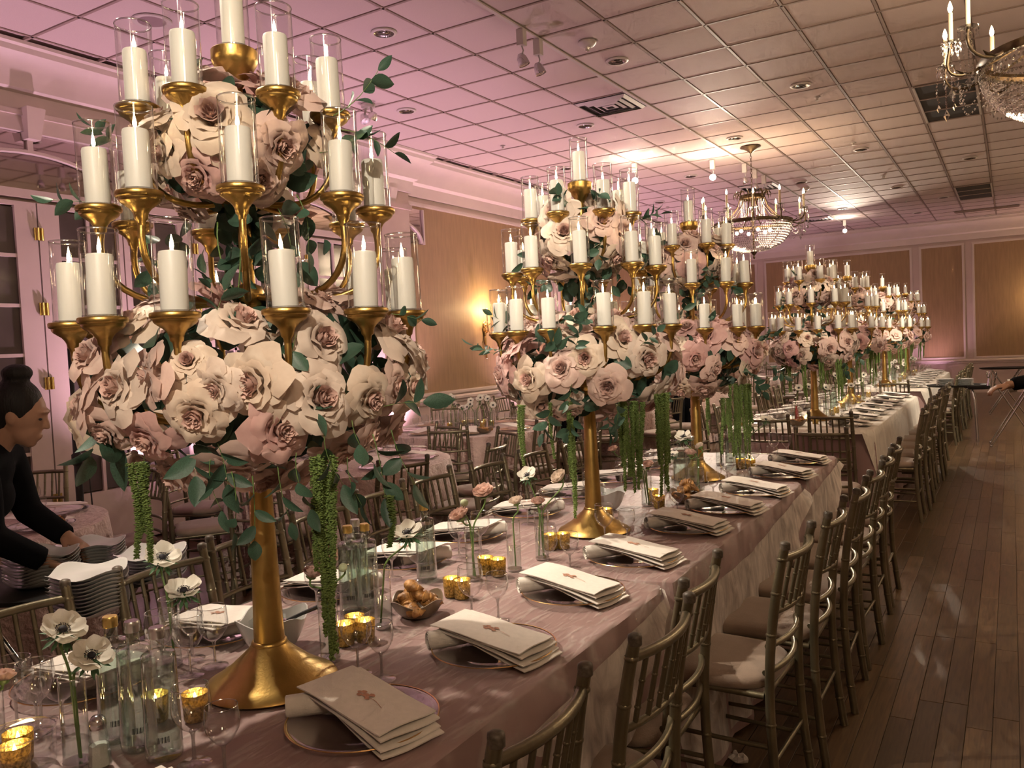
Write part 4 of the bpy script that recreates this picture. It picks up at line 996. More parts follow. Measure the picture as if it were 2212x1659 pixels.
# ---- gold votives
vo = MB().lathe([(0,.004),(.024,.0),(.0255,.003),(.0285,.058),(.0290,.060),(.0280,.060),(.0245,.010),(0,.010)], 24).mesh('votive_holder', M['mercury'], 60)
vw = MB().lathe([(0,.030),(.0262,.030),(.0264,.036),(0,.0345)], 18).mesh('wax', M['wax'], 60); vf = MB().lathe([(0,.036),(.0032,.041),(.0042,.046),(.003,.053),(0,.062)], 8).mesh('flame', M['vflame'], 60)
def votive(P, label, z=None):
    o = obj('votive_candle', vo, None, (P.x, P.y, (z or TZ)+.0005), r5.uniform(0,6)); obj('wax', vw, o); obj('flame', vf, o); return tag(o, label, 'votive candle', 'gold votive candles')
for (u, v), w in (((424,1553),'right of the front water bottles'),((338,1556),'behind the front water bottles'),((746,1392),'beside the front candelabra, left of three'),((790,1384),'beside the front candelabra, right of three'),((768,1374),'beside the front candelabra, rear of three'),
        ((977,1287),'left of the pair near the bread bowl'),((999,1291),'right of the pair near the bread bowl'),((1050,1239),'left of the pair beyond the bread bowl'),((1077,1243),'right of the pair beyond the bread bowl'),((1190,1186),'left of the second candelabra foot, left one'),((1217,1184),'left of the second candelabra foot, right one'),
        ((1311,1127),'right of the second candelabra foot'),((1424,1097),'left of the second bread bowl, front one'),((1411,1082),'left of the second bread bowl, rear one'),((1600,1012),'near the third candelabra, left one'),((1622,1014),'near the third candelabra, right one')):
    votive(ft(u, v), 'lit gold votive candle '+w)
P = ft(46, 1662)
gb = MB().lathe([(0,.004),(.060,.004),(.064,.010),(.066,.075)], 36); gb.mi = 1; gb.lathe([(.0652,.0745),(.0668,.0745),(.067,.0765),(.066,.0772),(.0652,.0765)], 36)
tag(obj('glass_bowl', gb.mesh('glass_bowl', [M['glass'], M['rimglass']], 60), None, (P.x, P.y, TZ+.0005)), 'wide clear glass holding two votives at the front corner', 'glass bowl')
votive(P+Vector((-.028,.012,0)), 'lit votive candle in the front glass bowl, left one', TZ+.005); votive(P+Vector((.024,-.022,0)), 'lit votive candle in the front glass bowl, right one', TZ+.005)
# ---- salt shaker
P = ft(217, 1655); s = thing('salt_shaker', 'glass salt shaker with steel dome in front of the bottles', 'salt shaker', (P.x, P.y, TZ), .3)
sh = MB(); sh.lathe([(0,.0),(.021,.0),(.022,.004),(.0165,.075),(.015,.082)], 8); obj('jar', sh.mesh('jar', M['bglass'], 30), s); obj('salt', MB().lathe([(0,.004),(.0195,.004),(.0172,.045),(0,.047)], 8).mesh('salt', M['salt'], 30), s)
obj('dome_lid', MB().lathe([(.0160,.078),(.0170,.084),(.0155,.094),(.010,.102),(0,.105)], 18).mesh('dome_lid', M['silver'], 60), s)
# ---- square bowls with pulled corners
def sqbowl(R, Hh, lift, m, name, th=.004, n=40, p=3.2):
    def rad(a): return 1/((abs(math.cos(a))**p+abs(math.sin(a))**p)**(1/p))
    def pt(a, t, inn):
        k = rad(a); corner = (k-1)/(2**.5*.5**(1/p)*1.0) if k > 1 else 0; r = R*(.42+.58*t**.75)*(1+(k-1)*t)-(th if inn else 0)
        z = Hh*t**1.6+lift*max(0, k-1)*t*t*3+(th if inn else 0)*(1-t); return (r*math.cos(a), r*math.sin(a), z)
    b = MB(); rows = [0, .15, .35, .55, .75, .9, 1]; vs = []
    for inn in (0, 1):
        for t in (rows if not inn else rows[::-1]):
            for i in range(n): vs.append(pt(2*PI*i/n, t, inn))
    nr = len(rows)*2; fs = [(j*n+i, j*n+(i+1) % n, (j+1)*n+(i+1) % n, (j+1)*n+i) for j in range(nr-1) for i in range(n)]
    fs.append(tuple(reversed(range(n)))); fs.append(tuple(range((nr-1)*n, nr*n)))
    return b.add(vs, fs).mesh(name, m, 60)
bread_bowl = sqbowl(.078, .042, .05, M['bowl_brown'], 'bread_bowl'); ice_bowl = sqbowl(.090, .082, .05, M['bowl'], 'ice_bowl'); plate_sq = sqbowl(.130, .018, .055, M['bowl'], 'square_plate', .003, 36)
def croissant_mesh(seed):
    r = random.Random(seed); pts = []; rs = []; n = 44; ph = r.uniform(0, 1)
    for i in range(n):
        t = i/(n-1); a = PI*(.05+.9*t); pts.append((.030*math.cos(a), .030*math.sin(a)-.014, .004*math.sin(PI*t)))
        rs.append(max(.003, .0225*math.sin(PI*t)**.7*(1-.30*abs(((t-.5)*6+ph*0) % 1))))
    return MB().tube(pts, rs, 12, flat=.82).mesh('croissant', M['crust'], 60)
CRO = [croissant_mesh(k) for k in range(3)]
def bread(P, label, group, npc, far=False, rz=.6):
    bw = obj('bread_bowl', bread_bowl, None, (P.x, P.y, TZ+.0005), rz); tag(bw, label, 'bowl', 'bread bowls')
    k = 0; log = []
    for ring, z, n in ((.048, .038, 5), (.026, .066, 3), (0, .088, 1)):
        for j in range(n):
            if k >= npc: break
            a = 2*PI*j/max(1, n)+.4*ring*20; c = obj('croissant', r5.choice(CRO), None, (P.x+ring*math.cos(a), P.y+ring*math.sin(a), TZ+z), (r5.uniform(-.5,.5), r5.uniform(-.5,.5), r5.uniform(0,6)), r5.uniform(.95,1.1))
            log.append((ring, proj(c.location)[0], c)); k += 1
    for ring, ln in ((.048, 'bottom layer'), (.026, 'second layer'), (0, 'top of the pile')):
        row = sorted([q for q in log if q[0] == ring], key=lambda q: q[1])
        for j, q in enumerate(row): tag(q[2], 'mini croissant %s, %s%s' % (group, ln, ', '+nth(j, len(row)) if len(row) > 1 else ''), 'croissant', group)
bread(ft(903,1330), 'brown square bowl of croissants on the front table', 'in the bowl between the front bottles', 9)
bread(ft(1485,1085), 'brown square bowl of croissants near the second candelabra', 'in the bowl near the second candelabra', 9)
bread(Vector((-1.62,7.42,0)), 'brown square bowl of bread at the second table end', 'in the bowl at the second table end', 6)
P = ft(592,1402); o = obj('ice_bowl', ice_bowl, None, (P.x, P.y, TZ+.0005), .5); tag(o, 'white square ceramic bowl of ice behind the front candelabra foot', 'bowl')
for k in range(22):
    a = r5.uniform(0, 6.3); r = .062*math.sqrt(r5.random()); c = obj('ice_cube', None if False else bpy.data.meshes.get('ice_cube') or MB().bbox(-.012,.012,-.012,.012,-.011,.011,.003).mesh('ice_cube', M['ice'], 0), None, (P.x+r*math.cos(a), P.y+r*math.sin(a), TZ+.045+.018*r5.random()+.012*(k % 2)), (r5.uniform(0,3), r5.uniform(0,3), r5.uniform(0,3)))
    tag(c, 'clear ice cube piled in the white bowl', 'ice cube', 'ice cubes in the white bowl')
sc_ = thing('ice_scoop', 'dark metal ice scoop resting in the white ice bowl', 'scoop', (P.x+.02, P.y+.01, TZ+.075), .4)
obj('handle', MB().tube([(.02,0,.004),(.06,0,.022),(.11,0,.042)], [.005,.005,.006], 8).mesh('handle', M['black'], 60), sc_); obj('scoop_bowl', MB().ball((-.005,0,0), (.030,.020,.010), 12, 7).mesh('scoop_bowl', M['silver'], 60), sc_)
P = ft(1311,1100); tag(obj('ice_bowl', ice_bowl, None, (P.x, P.y, TZ+.0005), .2), 'white square ceramic bowl behind the second candelabra foot', 'bowl')
for k in range(10):
    a = r5.uniform(0, 6.3); r = .05*math.sqrt(r5.random()); tag(obj('ice_cube', bpy.data.meshes['ice_cube'], None, (P.x+r*math.cos(a), P.y+r*math.sin(a), TZ+.05+.02*r5.random()), (r5.uniform(0,3), r5.uniform(0,3), 0)), 'clear ice cube in the bowl behind the second candelabra', 'ice cube', 'ice cubes in the second bowl')
# ---- extra glasses grouped at the far edge of the front table
for (u, v), l in (((38,1573),'stemmed glass at the left picture edge'),((82,1583),'stemmed glass in front of the left napkin'),((992,1203),'stemmed glass behind the pink ranunculus'),((412,1460),'stemmed glass right of the front bottles'),((352,1452),'stemmed glass behind the front anemones')):
    P = ft(u, v); wine_glass(P.x, P.y, True, l, 'wine glasses on the front table', True)
# ---- centre line of the second and third tables
def low_flower(P, k, lab):
    o = obj('anemone', None, None, (P.x, P.y, TZ)); tag(o, lab, 'flower', 'single stems in bud vases'); a = r5.uniform(0, 6); q = Vector((.04*math.cos(a), .04*math.sin(a), r5.uniform(.22,.33)))
    obj('stem', MB().tube([(0,0,.012),(0,0,.16),tuple(q-Vector((0,0,.01)))], .003, 5).mesh('stem', M['stem'], 60), o); n = (Vector((-P.x,-P.y,1.3)).normalized()*.8+Vector((r5.gauss(0,.4), r5.gauss(0,.4), .5))).normalized()
    hm = Matrix.Translation(q) @ align(n, a) @ Matrix.Scale(.036, 4); obj('bloom', AN_ALL, o, mat=hm)
b = MB()
for k in range(6): b.merge(an_a, rotz(k*PI/3))
b.mi = 1; b.merge(an_c, Matrix()); b.mi = 2; b.merge(an_f, Matrix()); AN_ALL = b.mesh('bloom', [M['white_petal'], M['black_centre'], M['frill']], 180)
for t, (ya, yb, nm) in enumerate(((7.55, 10.7, 'second'), (12.6, 16.6, 'third'))):
    n = 13
    for i in range(n):
        y = ya+(yb-ya)*i/(n-1)
        if min(abs(y-s[1]) for s in STAND) < .2: y += .28
        P = Vector((-1.58+(.10 if i % 2 else -.10)+r5.uniform(-.03,.03), y, TZ)); vase(P, 'bud vase in the middle of the %s table, %s from the front' % (nm, ORD[i])); low_flower(P, i, 'white anemone in the middle of the %s table, %s from the front' % (nm, ORD[i]))
        if i % 2 == 0: votive(P+Vector((.16, .06, 0)), 'lit votive candle in the middle of the %s table, %s from the front' % (nm, ORD[i//2]))
        if i % 4 == 1: bottle(P+Vector((-.13,.10,0)), cap_s, 'water bottle in the middle of the %s table, %s from the front' % (nm, ORD[i//4]))
rb = thing('sauce_bottle', 'small red sauce bottle beside the fourth candelabra', 'bottle', (-1.72, 7.88, TZ), 0); obj('body', MB().lathe([(0,0),(.018,0),(.018,.09),(.008,.12),(.008,.14),(0,.141)], 14).mesh('body', mat('red_sauce', (.35,.03,.02), .3), 50), rb); obj('cap', MB().lathe([(.009,.138),(.009,.158),(0,.159)], 12).mesh('cap', M['shirt'], 50), rb)
# ================================================================== ROUND TABLES BEHIND
M['quilt'] = mat('quilted_cloth', (.50,.35,.31), .7, var=.10, vscale=6, bump=.9, bscale=38, sheen=.3, dist=.02)
def round_cloth(R, rnd):
    n = 96; vs = []
    for j in range(9):
        for i in range(n):
            a = 2*PI*i/n
            if j == 0: r, z = R-.02, .762
            elif j == 1: r, z = R, .755
            else: s = (j-1)/7; r = R+.01+s*(.05+.045*math.sin(a*14+1.3*math.sin(a*3))+.02*math.sin(a*31)); z = .755-s*.74
            vs.append((r*math.cos(a), r*math.sin(a), z))
    fs = [(j*n+i, (j+1)*n+i, (j+1)*n+(i+1) % n, j*n+(i+1) % n) for j in range(8) for i in range(n)]+[tuple(range(n))]
    return MB().add(vs, fs).mesh('round_cloth', M['quilt'], 60)
RT = [(-4.75,6.95,.86,'beside the wall sconce'),(-4.35,4.62,.82,'behind the front candelabra'),(-4.72,2.02,.80,'behind the server'),(-4.7,9.7,.86,'below the sconce panel'),(-4.65,12.6,.86,'behind the third candelabra'),(-4.6,15.7,.86,'left of the third long table'),(-4.5,18.9,.86,'near the back corner')]
TB = ['sconce', 'front', 'server', 'fourth', 'fifth', 'sixth', 'corner']
rc_m = round_cloth(.86, r5)
for ti, (x, y, R, w) in enumerate(RT):
    t = thing('round_table', 'round banquet table %s, hidden by its cloth' % w, 'table', (x, y, 0), 0, 'round banquet tables')
    obj('tabletop', MB().lathe([(0,.735),(R-.03,.735),(R-.03,.755),(0,.755)], 40).mesh('tabletop', M['paper'], 40), t); obj('pedestal', MB().lathe([(0,0),(.3,0),(.3,.03),(.05,.06),(.05,.735)], 16).mesh('pedestal', M['black'], 40), t)
    c = obj('round_tablecloth', rc_m, None, (x, y, 0), r5.uniform(0,6), (R/.86, R/.86, 1)); tag(c, 'quilted dusty pink cloth on the round table '+w, 'tablecloth', 'round tablecloths')
    nch = 9; ph = r5.uniform(0, .6)
    for k in range(nch):
        a = ph+2*PI*k/nch; rr_ = R+.50+r5.uniform(-.04,.10); cx, cy = x+rr_*math.cos(a), y+rr_*math.sin(a)
        if cx > -2.95 and cy < 6: continue
        if cx < XL+.35: continue
        if ti == 2 and (cx > -3.9): continue
        chair(cx, cy, a+PI+r5.uniform(-.25,.25), 'chiavari chair at the round table %s, seat %s' % (w, ORD[k]), 'chairs around the %s round table' % TB[ti], ti > 2 and True)
    for k in range(8):
        a = ph+.3+2*PI*k/8; px_, py_ = x+(R-.24)*math.cos(a), y+(R-.24)*math.sin(a)
        c = obj('charger_plate', charger_m, None, (px_, py_, .763)); tag(c, 'glass charger on the round table %s, place %s' % (w, ORD[k]), 'charger plate', 'chargers on the %s round table' % TB[ti])
        c = obj('folded_napkin', fold_m[0], None, (px_, py_, .770), a); tag(c, 'folded napkin on the round table %s, place %s' % (w, ORD[k]), 'napkin', 'napkins on the %s round table' % TB[ti])
        for j in range(2):
            q = .30 if j else .40; o = obj('wine_glass', (GT, GS)[j][3], None, (x+(R-q)*math.cos(a+.2+.06*j), y+(R-q)*math.sin(a+.2+.06*j), .763))
            tag(o, '%s stemmed glass on the round table %s, place %s' % (('taller','shorter')[j], w, ORD[k]), 'wine glass', 'glasses on the %s round table' % TB[ti])
    if ti in (0, 3, 4):
        for k in range(14):
            a = k*2.4; r = .30*math.sqrt((k+.5)/14); P = Vector((x+r*math.cos(a), y+r*math.sin(a), TZ)); vase(P, 'bud vase in the cluster on the round table %s, %s' % (w, ORD[k])); low_flower(P, k, 'white anemone in the cluster on the round table %s, %s' % (w, ORD[k]))
            if k % 3 == 0: votive(P+Vector((.07,.03,0)), 'lit votive in the cluster on the round table %s, %s' % (w, ORD[k//3]))
        if ti == 0: bread(Vector((x+.45, y-.42, 0)), 'bread bowl on the round table beside the sconce', 'in the bowl by the sconce', 5)
    if ti == 2:
        P = on_z(104, 1145, .763); bread(Vector((P.x, P.y, 0)), 'bread bowl on the round table behind the server', 'in the bowl behind the server', 5)
# ================================================================== CEILING FIXTURES
def cpx(u, v, z=ZC): P = on_z(u, v, z); return P.x, P.y
M['fixture'] = mat('white_fixture', (.62,.55,.50), .5); M['reflector'] = mat('silver_reflector', (.75,.74,.72), .18, 1, bump=.2, bscale=60)
dl_ring = MB().lathe([(.078,-.002),(.080,-.012),(.098,-.009),(.102,-.004),(.102,.002)], 28).mesh('trim_ring', M['fixture'], 60); dl_ref = MB().lathe([(.080,-.011),(.062,-.004),(.040,-.0015),(.036,-.006),(0,-.007)], 24).mesh('reflector', mat('recess_shade_reflector', (.20,.19,.18), .16, 1, bump=.3, bscale=40), 60)  # shade inside the recess is put into the reflector colour
DLS = [(829,70),(1333,131),(878,239),(1264,271),(1729,184),(1587,298),(1860,322),(603,143),(1223,363),(2095,341),(1730,393),(1937,404),(2038,426),(1820,451),(1982,459),(1424,436),(1492,380),(1878,493),(2135,466)]
for i, (u, v) in enumerate(sorted(DLS)):
    x, y = cpx(u, v); t = thing('downlight', 'round recessed downlight set in the tile ceiling, %s' % nth(i, len(DLS)), 'downlight', (x, y, ZC-.0012), 0, 'recessed downlights'); obj('trim_ring', dl_ring, t); obj('reflector', dl_ref, t)
spr = MB().lathe([(.034,.0),(.034,-.004),(.012,-.012),(.012,-.03),(.02,-.033),(.02,-.036),(0,-.037)], 16).mesh('sprinkler', M['fixture'], 50)
SPR = [(1086,315),(1765,210),(1843,308),(1908,380),(1957,434),(1442,447)]
for i, (u, v) in enumerate(SPR):
    x, y = cpx(u, v); tag(obj('sprinkler_head', spr, None, (x, y, ZC-.0012)), 'small ceiling sprinkler head, %s' % nth(i, len(SPR)), 'sprinkler', 'sprinkler heads')
for (u, v), l in (((1268,90),'white smoke detector beside the track lamps'),((1739,406),'white smoke detector near the far chandelier')):
    x, y = cpx(u, v); t = thing('smoke_detector', l, 'detector', (x, y, ZC-.0012)); obj('housing', MB().lathe([(.075,0),(.078,-.015),(.062,-.035),(.03,-.045),(0,-.046)], 24).mesh('housing', M['fixture'], 40), t); obj('sensor', MB().lathe([(.026,-.044),(.024,-.062),(.014,-.078),(0,-.082)], 16).mesh('sensor', M['reflector'], 40), t)
# square air diffusers and dark return grilles, each in one tile bay
def snap(u, v):
    x, y = cpx(u, v); return -1.476+T*math.floor((x+1.476)/T)+T/2, 6.08+T*math.floor((y-6.08)/T)+T/2
M['ventdark'] = mat('duct_dark', (.03,.025,.022), .8)
for (u, v), l in (((1322,223),'square metal air diffuser beside the track'),((1643,400),'square air diffuser behind the far chandelier'),((1774,472),'square air diffuser near the back wall')):
    x, y = snap(u, v); t = thing('air_diffuser', l, 'air vent', (x, y, ZC-.003)); obj('duct_plate', MB().box(-.295,.295,-.295,.295,-.004,0).mesh('duct_plate', M['ventdark'], 0), t)
    for k, h in enumerate((.285, .205, .135, .07)):
        b = MB(); w = .030; z0, z1 = -.006-.006*k, -.030
        vs = [(-h,-h,z0),(h,-h,z0),(h,h,z0),(-h,h,z0),(-h+w,-h+w,z1),(h-w,-h+w,z1),(h-w,h-w,z1),(-h+w,h-w,z1)]
        b.add(vs, [(0,1,5,4),(1,2,6,5),(2,3,7,6),(3,0,4,7)]); obj('louvre', b.mesh('louvre', M['fixture'], 0), t)
for (xa, xb, ya, yb), l in (((-.84,-.27,9.74,11.5),'dark return grille behind the near chandelier'),((-.84,-.27,17.1,18.9),'dark return grille towards the back wall')):
    t = thing('return_grille', l, 'air vent', ((xa+xb)/2, (ya+yb)/2, ZC-.003)); w, h = (xb-xa)/2, (yb-ya)/2; obj('duct_plate', MB().box(-w,w,-h,h,-.003,0).mesh('duct_plate', M['ventdark'], 0), t)
    for k in range(4): obj('cross_bar', MB().box(-w,w,-.012,.012,-.012,-.003).mesh('cross_bar', M['tee'], 0), t, (0, -h+2*h*k/3, 0))
    for s in (-1, 1): obj('side_bar', MB().box(-.012,.012,-h,h,-.012,-.003).mesh('side_bar', M['fixture'], 0), t, (s*w, 0, 0))
t = thing('return_grille', 'long grey slot grille close to the back wall', 'air vent', (-.42, 20.8, ZC-.003)); obj('duct_plate', MB().box(-.62,.62,-.15,.15,-.003,0).mesh('duct_plate', M['tee'], 0), t)
for k in range(5): obj('slat', MB().box(-.6,.6,-.012,.012,-.014,-.003).mesh('slat', M['tee'], 0), t, (0, -.12+.06*k, 0))
x, y = cpx(328, 45); t = thing('ceiling_speaker', 'round ceiling speaker above the front candelabra', 'speaker', (x, y, ZC-.0015)); obj('trim_ring', MB().lathe([(.10,-.006),(.135,-.008),(.14,0),(.10,0)], 32).mesh('trim_ring', M['fixture'], 50), t); obj('grille', MB().lathe([(0,-.009),(.06,-.009),(.10,-.006),(.10,0)], 32).mesh('grille', mat('speaker_grille', (.34,.24,.24), .7, bump=.6, bscale=400), 50), t)
# track with lamp heads
M['lamp_grey'] = mat('grey_lamp_head', (.45,.43,.42), .4, .5)
def head(x, y, l, lit=None, aim=None, z=ZC-.004):
    t = thing('track_lamp', l, 'spot lamp', (x, y, z), 0, 'track lamps'); obj('adapter_box', MB().bbox(-.03,.03,-.03,.03,-.13,0,.004).mesh('adapter_box', M['fixture'], 0), t)
    obj('swivel_arm', MB().tube([(0,0,-.13),(.012,0,-.17),(0,0,-.20)], .006, 8).mesh('swivel_arm', M['lamp_grey'], 60), t)
    d = (Vector(aim)-Vector((x, y, z-.24))).normalized() if aim else Vector((.3,.2,-1)).normalized(); hm = Matrix.Translation((0,0,-.24)) @ align(d)
    obj('lamp_shell', MB().lathe([(0,-.05),(.02,-.048),(.038,-.02),(.046,.03),(.046,.045),(.042,.045)], 20).mesh('lamp_shell', M['silver'] if not lit else M['fixture'], 60), t, mat=hm)
    obj('lamp_face', MB().lathe([(.042,.040),(.03,.044),(0,.046)], 20).mesh('lamp_face', M['spotlamp'] if lit else M['reflector'], 60), t, mat=hm)
trk = thing('light_track', 'white ceiling track carrying the lamp heads', 'light track', (TRACK_X, 0, ZC-.001)); obj('rail', MB().box(-.017,.017,-1,YB-2,-.012,0).mesh('rail', M['fixture'], 0), trk)
for (u, v), l in (((1116,62),'unlit track lamp above the tables, left of the pair'),((1151,84),'unlit track lamp above the tables, right of the pair'),((1608,352),'unlit track lamp behind the far chandelier chain, left one'),((1628,366),'unlit track lamp behind the far chandelier chain, middle one'),((1645,378),'unlit track lamp behind the far chandelier chain, right one')):
    x, y = cpx(u, v); head(TRACK_X, y, l, z=ZC-.013)
for (u, v), aim, l in (((1540,385),(-1.0,2,1.3),'glaring lit spot lamp left of the far chandelier'),((1825,500),(-1.0,6,1.2),'glaring lit spot lamp near the back wall'),((1372,392),(-1.4,3,1.3),'glaring lit spot lamp behind the second candelabra')):
    P = on_z(u, v, ZC-.26); head(P.x, P.y, l, True, aim)
P = on_z(795, 226, ZC); t = thing('emergency_light', 'white twin-head emergency lamp on the pink-lit ceiling', 'emergency lamp', (P.x, P.y, ZC-.0015)); obj('base_plate', MB().lathe([(0,-.03),(.07,-.028),(.075,0)], 20).mesh('base_plate', M['fixture'], 50), t)
for s in (-1, 1):
    obj('neck', MB().tube([(s*.03,0,-.02),(s*.05,0,-.09)], .012, 8).mesh('neck', M['fixture'], 50), t); obj('lamp_head', MB().lathe([(0,.05),(.03,.045),(.05,0),(.052,-.03),(.04,-.03),(0,-.028)], 18).mesh('lamp_head', M['reflector'], 50), t, mat=Matrix.Translation((s*.055,0,-.13)) @ Matrix.Rotation(s*.5, 4, 'Y'))
# ================================================================== CHANDELIERS
rk = random.Random(31)
def drop(b, c, s): b.octa(c, .008*s, .013*s)
def chandelier(x, y, label, zc=ZC):
    t = thing('crystal_chandelier', label, 'chandelier', (x, y, 0), rk.uniform(0, 1), 'crystal chandeliers')
    obj('canopy', MB().lathe([(0,zc-.001),(.13,zc-.001),(.135,zc-.012),(.09,zc-.03),(.03,zc-.07),(.012,zc-.09)], 28).mesh('canopy', M['copper'], 50), t)
    b = MB(); z = zc-.09; k = 0
    while z > 3.50:
        pts = [(.011*math.cos(a)*(1 if k % 2 else 0), .011*math.cos(a)*(0 if k % 2 else 1), z-.02+.02*math.sin(a)) for a in [2*PI*i/10 for i in range(11)]]; b.tube(pts, .0032, 5, False); z -= .034; k += 1
    obj('chain', b.mesh('chain', M['copper'], 60), t); obj('spindle', MB().lathe([(.01,2.70),(.012,3.10),(.02,3.3),(.012,3.5)], 10).mesh('spindle', M['copper'], 60), t)
    b = MB().lathe([(.15,3.40),(.165,3.41),(.165,3.45),(.15,3.46)], 28)
    for i in range(16):
        a = 2*PI*i/16; ca, sa = math.cos(a), math.sin(a); pts = [(.16*ca,.16*sa,3.44),(.18*ca,.18*sa,3.49),(.22*ca,.22*sa,3.50),(.245*ca,.245*sa,3.46),(.24*ca,.24*sa,3.41)]; b.tube(pts, [.008,.014,.014,.010,.003], 5, flat=.4)
    obj('crown', b.mesh('crown', M['copper'], 60), t)
    obj('ring', MB().lathe([(.47,3.06),(.505,3.055),(.515,3.075),(.51,3.10),(.47,3.105)], 48).mesh('ring', M['copper'], 50), t)
    stay = MB().tube([(.165,0,3.42),(.20,0,3.30),(.32,0,3.16),(.48,0,3.09)], .007, 6).mesh('stay', M['copper'], 60)
    for i in range(12): obj('stay', stay, t, rot=2*PI*i/12)
    sl = MB().lathe([(.0125,0),(.0125,.17),(0,.171)], 12).mesh('candle_sleeve', M['sleeve'], 50); bl = MB().lathe([(0,.17),(.009,.178),(.014,.195),(.009,.22),(.002,.238),(0,.24)], 10).mesh('bulb', M['bulb'], 60)
    bob = MB().lathe([(0,-.004),(.02,-.01),(.05,.0),(.052,.003),(.02,-.002),(0,.002)], 16).mesh('drip_pan', M['crystal'], 50); pr = MB()
    for i in range(10):
        a = 2*PI*i/10; drop(pr, (.05*math.cos(a), .05*math.sin(a), -.015), .8); pr.octa((.05*math.cos(a), .05*math.sin(a), -.042), .006, .02)
    pr = pr.mesh('prisms', M['crystal'], 0); pend = MB().octa((0,0,-.27), .020, .040)
    for k in range(15): pend.octa((0,0,-.01-.0155*k), .0065, .009)
    for s in (-1, 1):
        for k in range(9): pend.octa((.03*s+.02*s*math.sin(k*.35), .02*s, -.02-.02*k), .007, .010)
        pend.octa((.04*s, .02*s, -.22), .014, .026)
    pend = pend.mesh('pendant', M['crystal'], 0); leafm = MB().tube([(.0,0,0),(.04,0,-.012),(.08,0,-.002),(.11,0,.02)], [.008,.02,.016,.003], 6, flat=.35).mesh('acanthus_leaf', M['copper'], 40)
    for i in range(12):
        a = 2*PI*(i+.5)/12; R = .72 if i % 2 else .65; zz = 3.19 if i % 2 else 3.23
        ar = obj('arm', MB().tube(bez([(.49,0,3.075),(.56,0,3.0),(.73,0,3.02),(R+.02,0,3.1),(R,0,zz)], 10), .009, 7).mesh('arm', M['copper'], 60), t, rot=a)
        obj('candle_sleeve', sl, ar, (R, 0, zz)); obj('bulb', bl, ar, (R, 0, zz)); obj('drip_pan', bob, ar, (R, 0, zz)); obj('prisms', pr, ar, (R, 0, zz)); obj('pendant', pend, ar, (R, 0, zz-.03)); obj('acanthus_leaf', leafm, ar, (.52, 0, 3.05))
    b = MB()
    for j in range(17):
        q = j/16; zz = 3.05-.34*math.sin(q*PI/2); R = .50*math.cos(q*PI/2*.93); n = max(6, int(R*2*PI/.026))
        for i in range(n): a = 2*PI*(i+.5*(j % 2))/n; b.octa((R*math.cos(a), R*math.sin(a), zz), .0095, .012)
    for i in range(26):     # strands from crown
        a = 2*PI*i/26; L = rk.randint(9, 15)
        for k in range(L): b.octa((.15*math.cos(a), .15*math.sin(a), 3.38-.018*k), .006, .010)
    for i in range(24):     # swags between arms
        a0 = 2*PI*i/12
        for k in range(12): q = k/11; a = a0+q*2*PI/12; b.octa((.60*math.cos(a), .60*math.sin(a), 3.02-.10*math.sin(PI*q)-(i//12)*.05), .007, .009)
    tag(obj('crystal_beads', b.mesh('crystal_beads', M['crystal'], 0), t), kind='stuff')
    for i in range(6): a = 2*PI*i/6; obj('inner_bulb', MB().ball((.22*math.cos(a), .22*math.sin(a), 2.97), .024, 10, 7).mesh('inner_bulb', M['bulb'], 60), t)
    obj('finial', MB().lathe([(0,2.60),(.010,2.61),(.016,2.63),(.008,2.65),(.03,2.675),(.045,2.70),(0,2.705)], 16).mesh('finial', M['copper'], 60), t)
    return t
chandelier(CH[0][0], CH[0][1], 'crystal basket chandelier hanging between the third and fourth candelabra')
chandelier(CH[1][0], CH[1][1], 'crystal chandelier cut by the right picture edge')
for k in (2, 3, 4): chandelier(CH[k][0], CH[k][1], 'added unseen crystal chandelier for warm fill, %s one' % ('rear', 'middle', 'nearest')[k-2])  # unseen chandeliers added to warm the back wall and place settings
# ================================================================== WALL SCONCES, UPLIGHTS
def sconce(y, label, loc=None, rot=0):
    t = thing('wall_sconce', label, 'wall lamp', loc or (XL+.012, y, 0), rot, 'wall sconces')
    b = MB().ball((.012,0,1.86), (.018,.045,.13), 12, 8); b.ball((.012,0,1.70), (.014,.028,.08), 10, 7); b.tube([(.02,0,1.98),(.02,0,1.45)], [.006,.014], 8); b.ball((.02,0,1.44), .016, 8, 6)
    obj('backplate', b.mesh('backplate', M['goldrim'], 60), t)
    for s in (-1, 1):
        pts = bez([(.02,0,1.86),(.10,s*.06,1.76),(.17,s*.13,1.80),(.15,s*.14,1.92),(.15,s*.13,1.95)], 12); b = MB().tube(pts, .008, 7)
        b.tube([(.06+.03*math.cos(a), s*(.06+.035*math.sin(a)), 1.90+.04*math.sin(a*.9)) for a in [k*.6 for k in range(9)]], [.007]*8+[.002], 6)
        ar = obj('arm', b.mesh('arm', M['goldrim'], 60), t); obj('candle_sleeve', MB().lathe([(.03,1.955),(.034,1.96),(.011,1.965),(.011,2.08),(0,2.081)], 12, (.15,s*.13,0)).mesh('candle_sleeve', M['sleeve'], 50), ar)
        obj('bulb', MB().lathe([(0,2.08),(.010,2.09),(.016,2.11),(.010,2.14),(0,2.16)], 10, (.15,s*.13,0)).mesh('bulb', emis('sconce_bulb', (1,.72,.34), 90), 60), ar)
sconce(10.35, 'ornate gilt twin-arm sconce glowing on the tan wall panel'); sconce(15.2, 'gilt sconce on the second tan wall panel'); sconce(0, 'gilt sconce on the back wall at the right edge', (.85, YB-.012, 0), -PI/2)
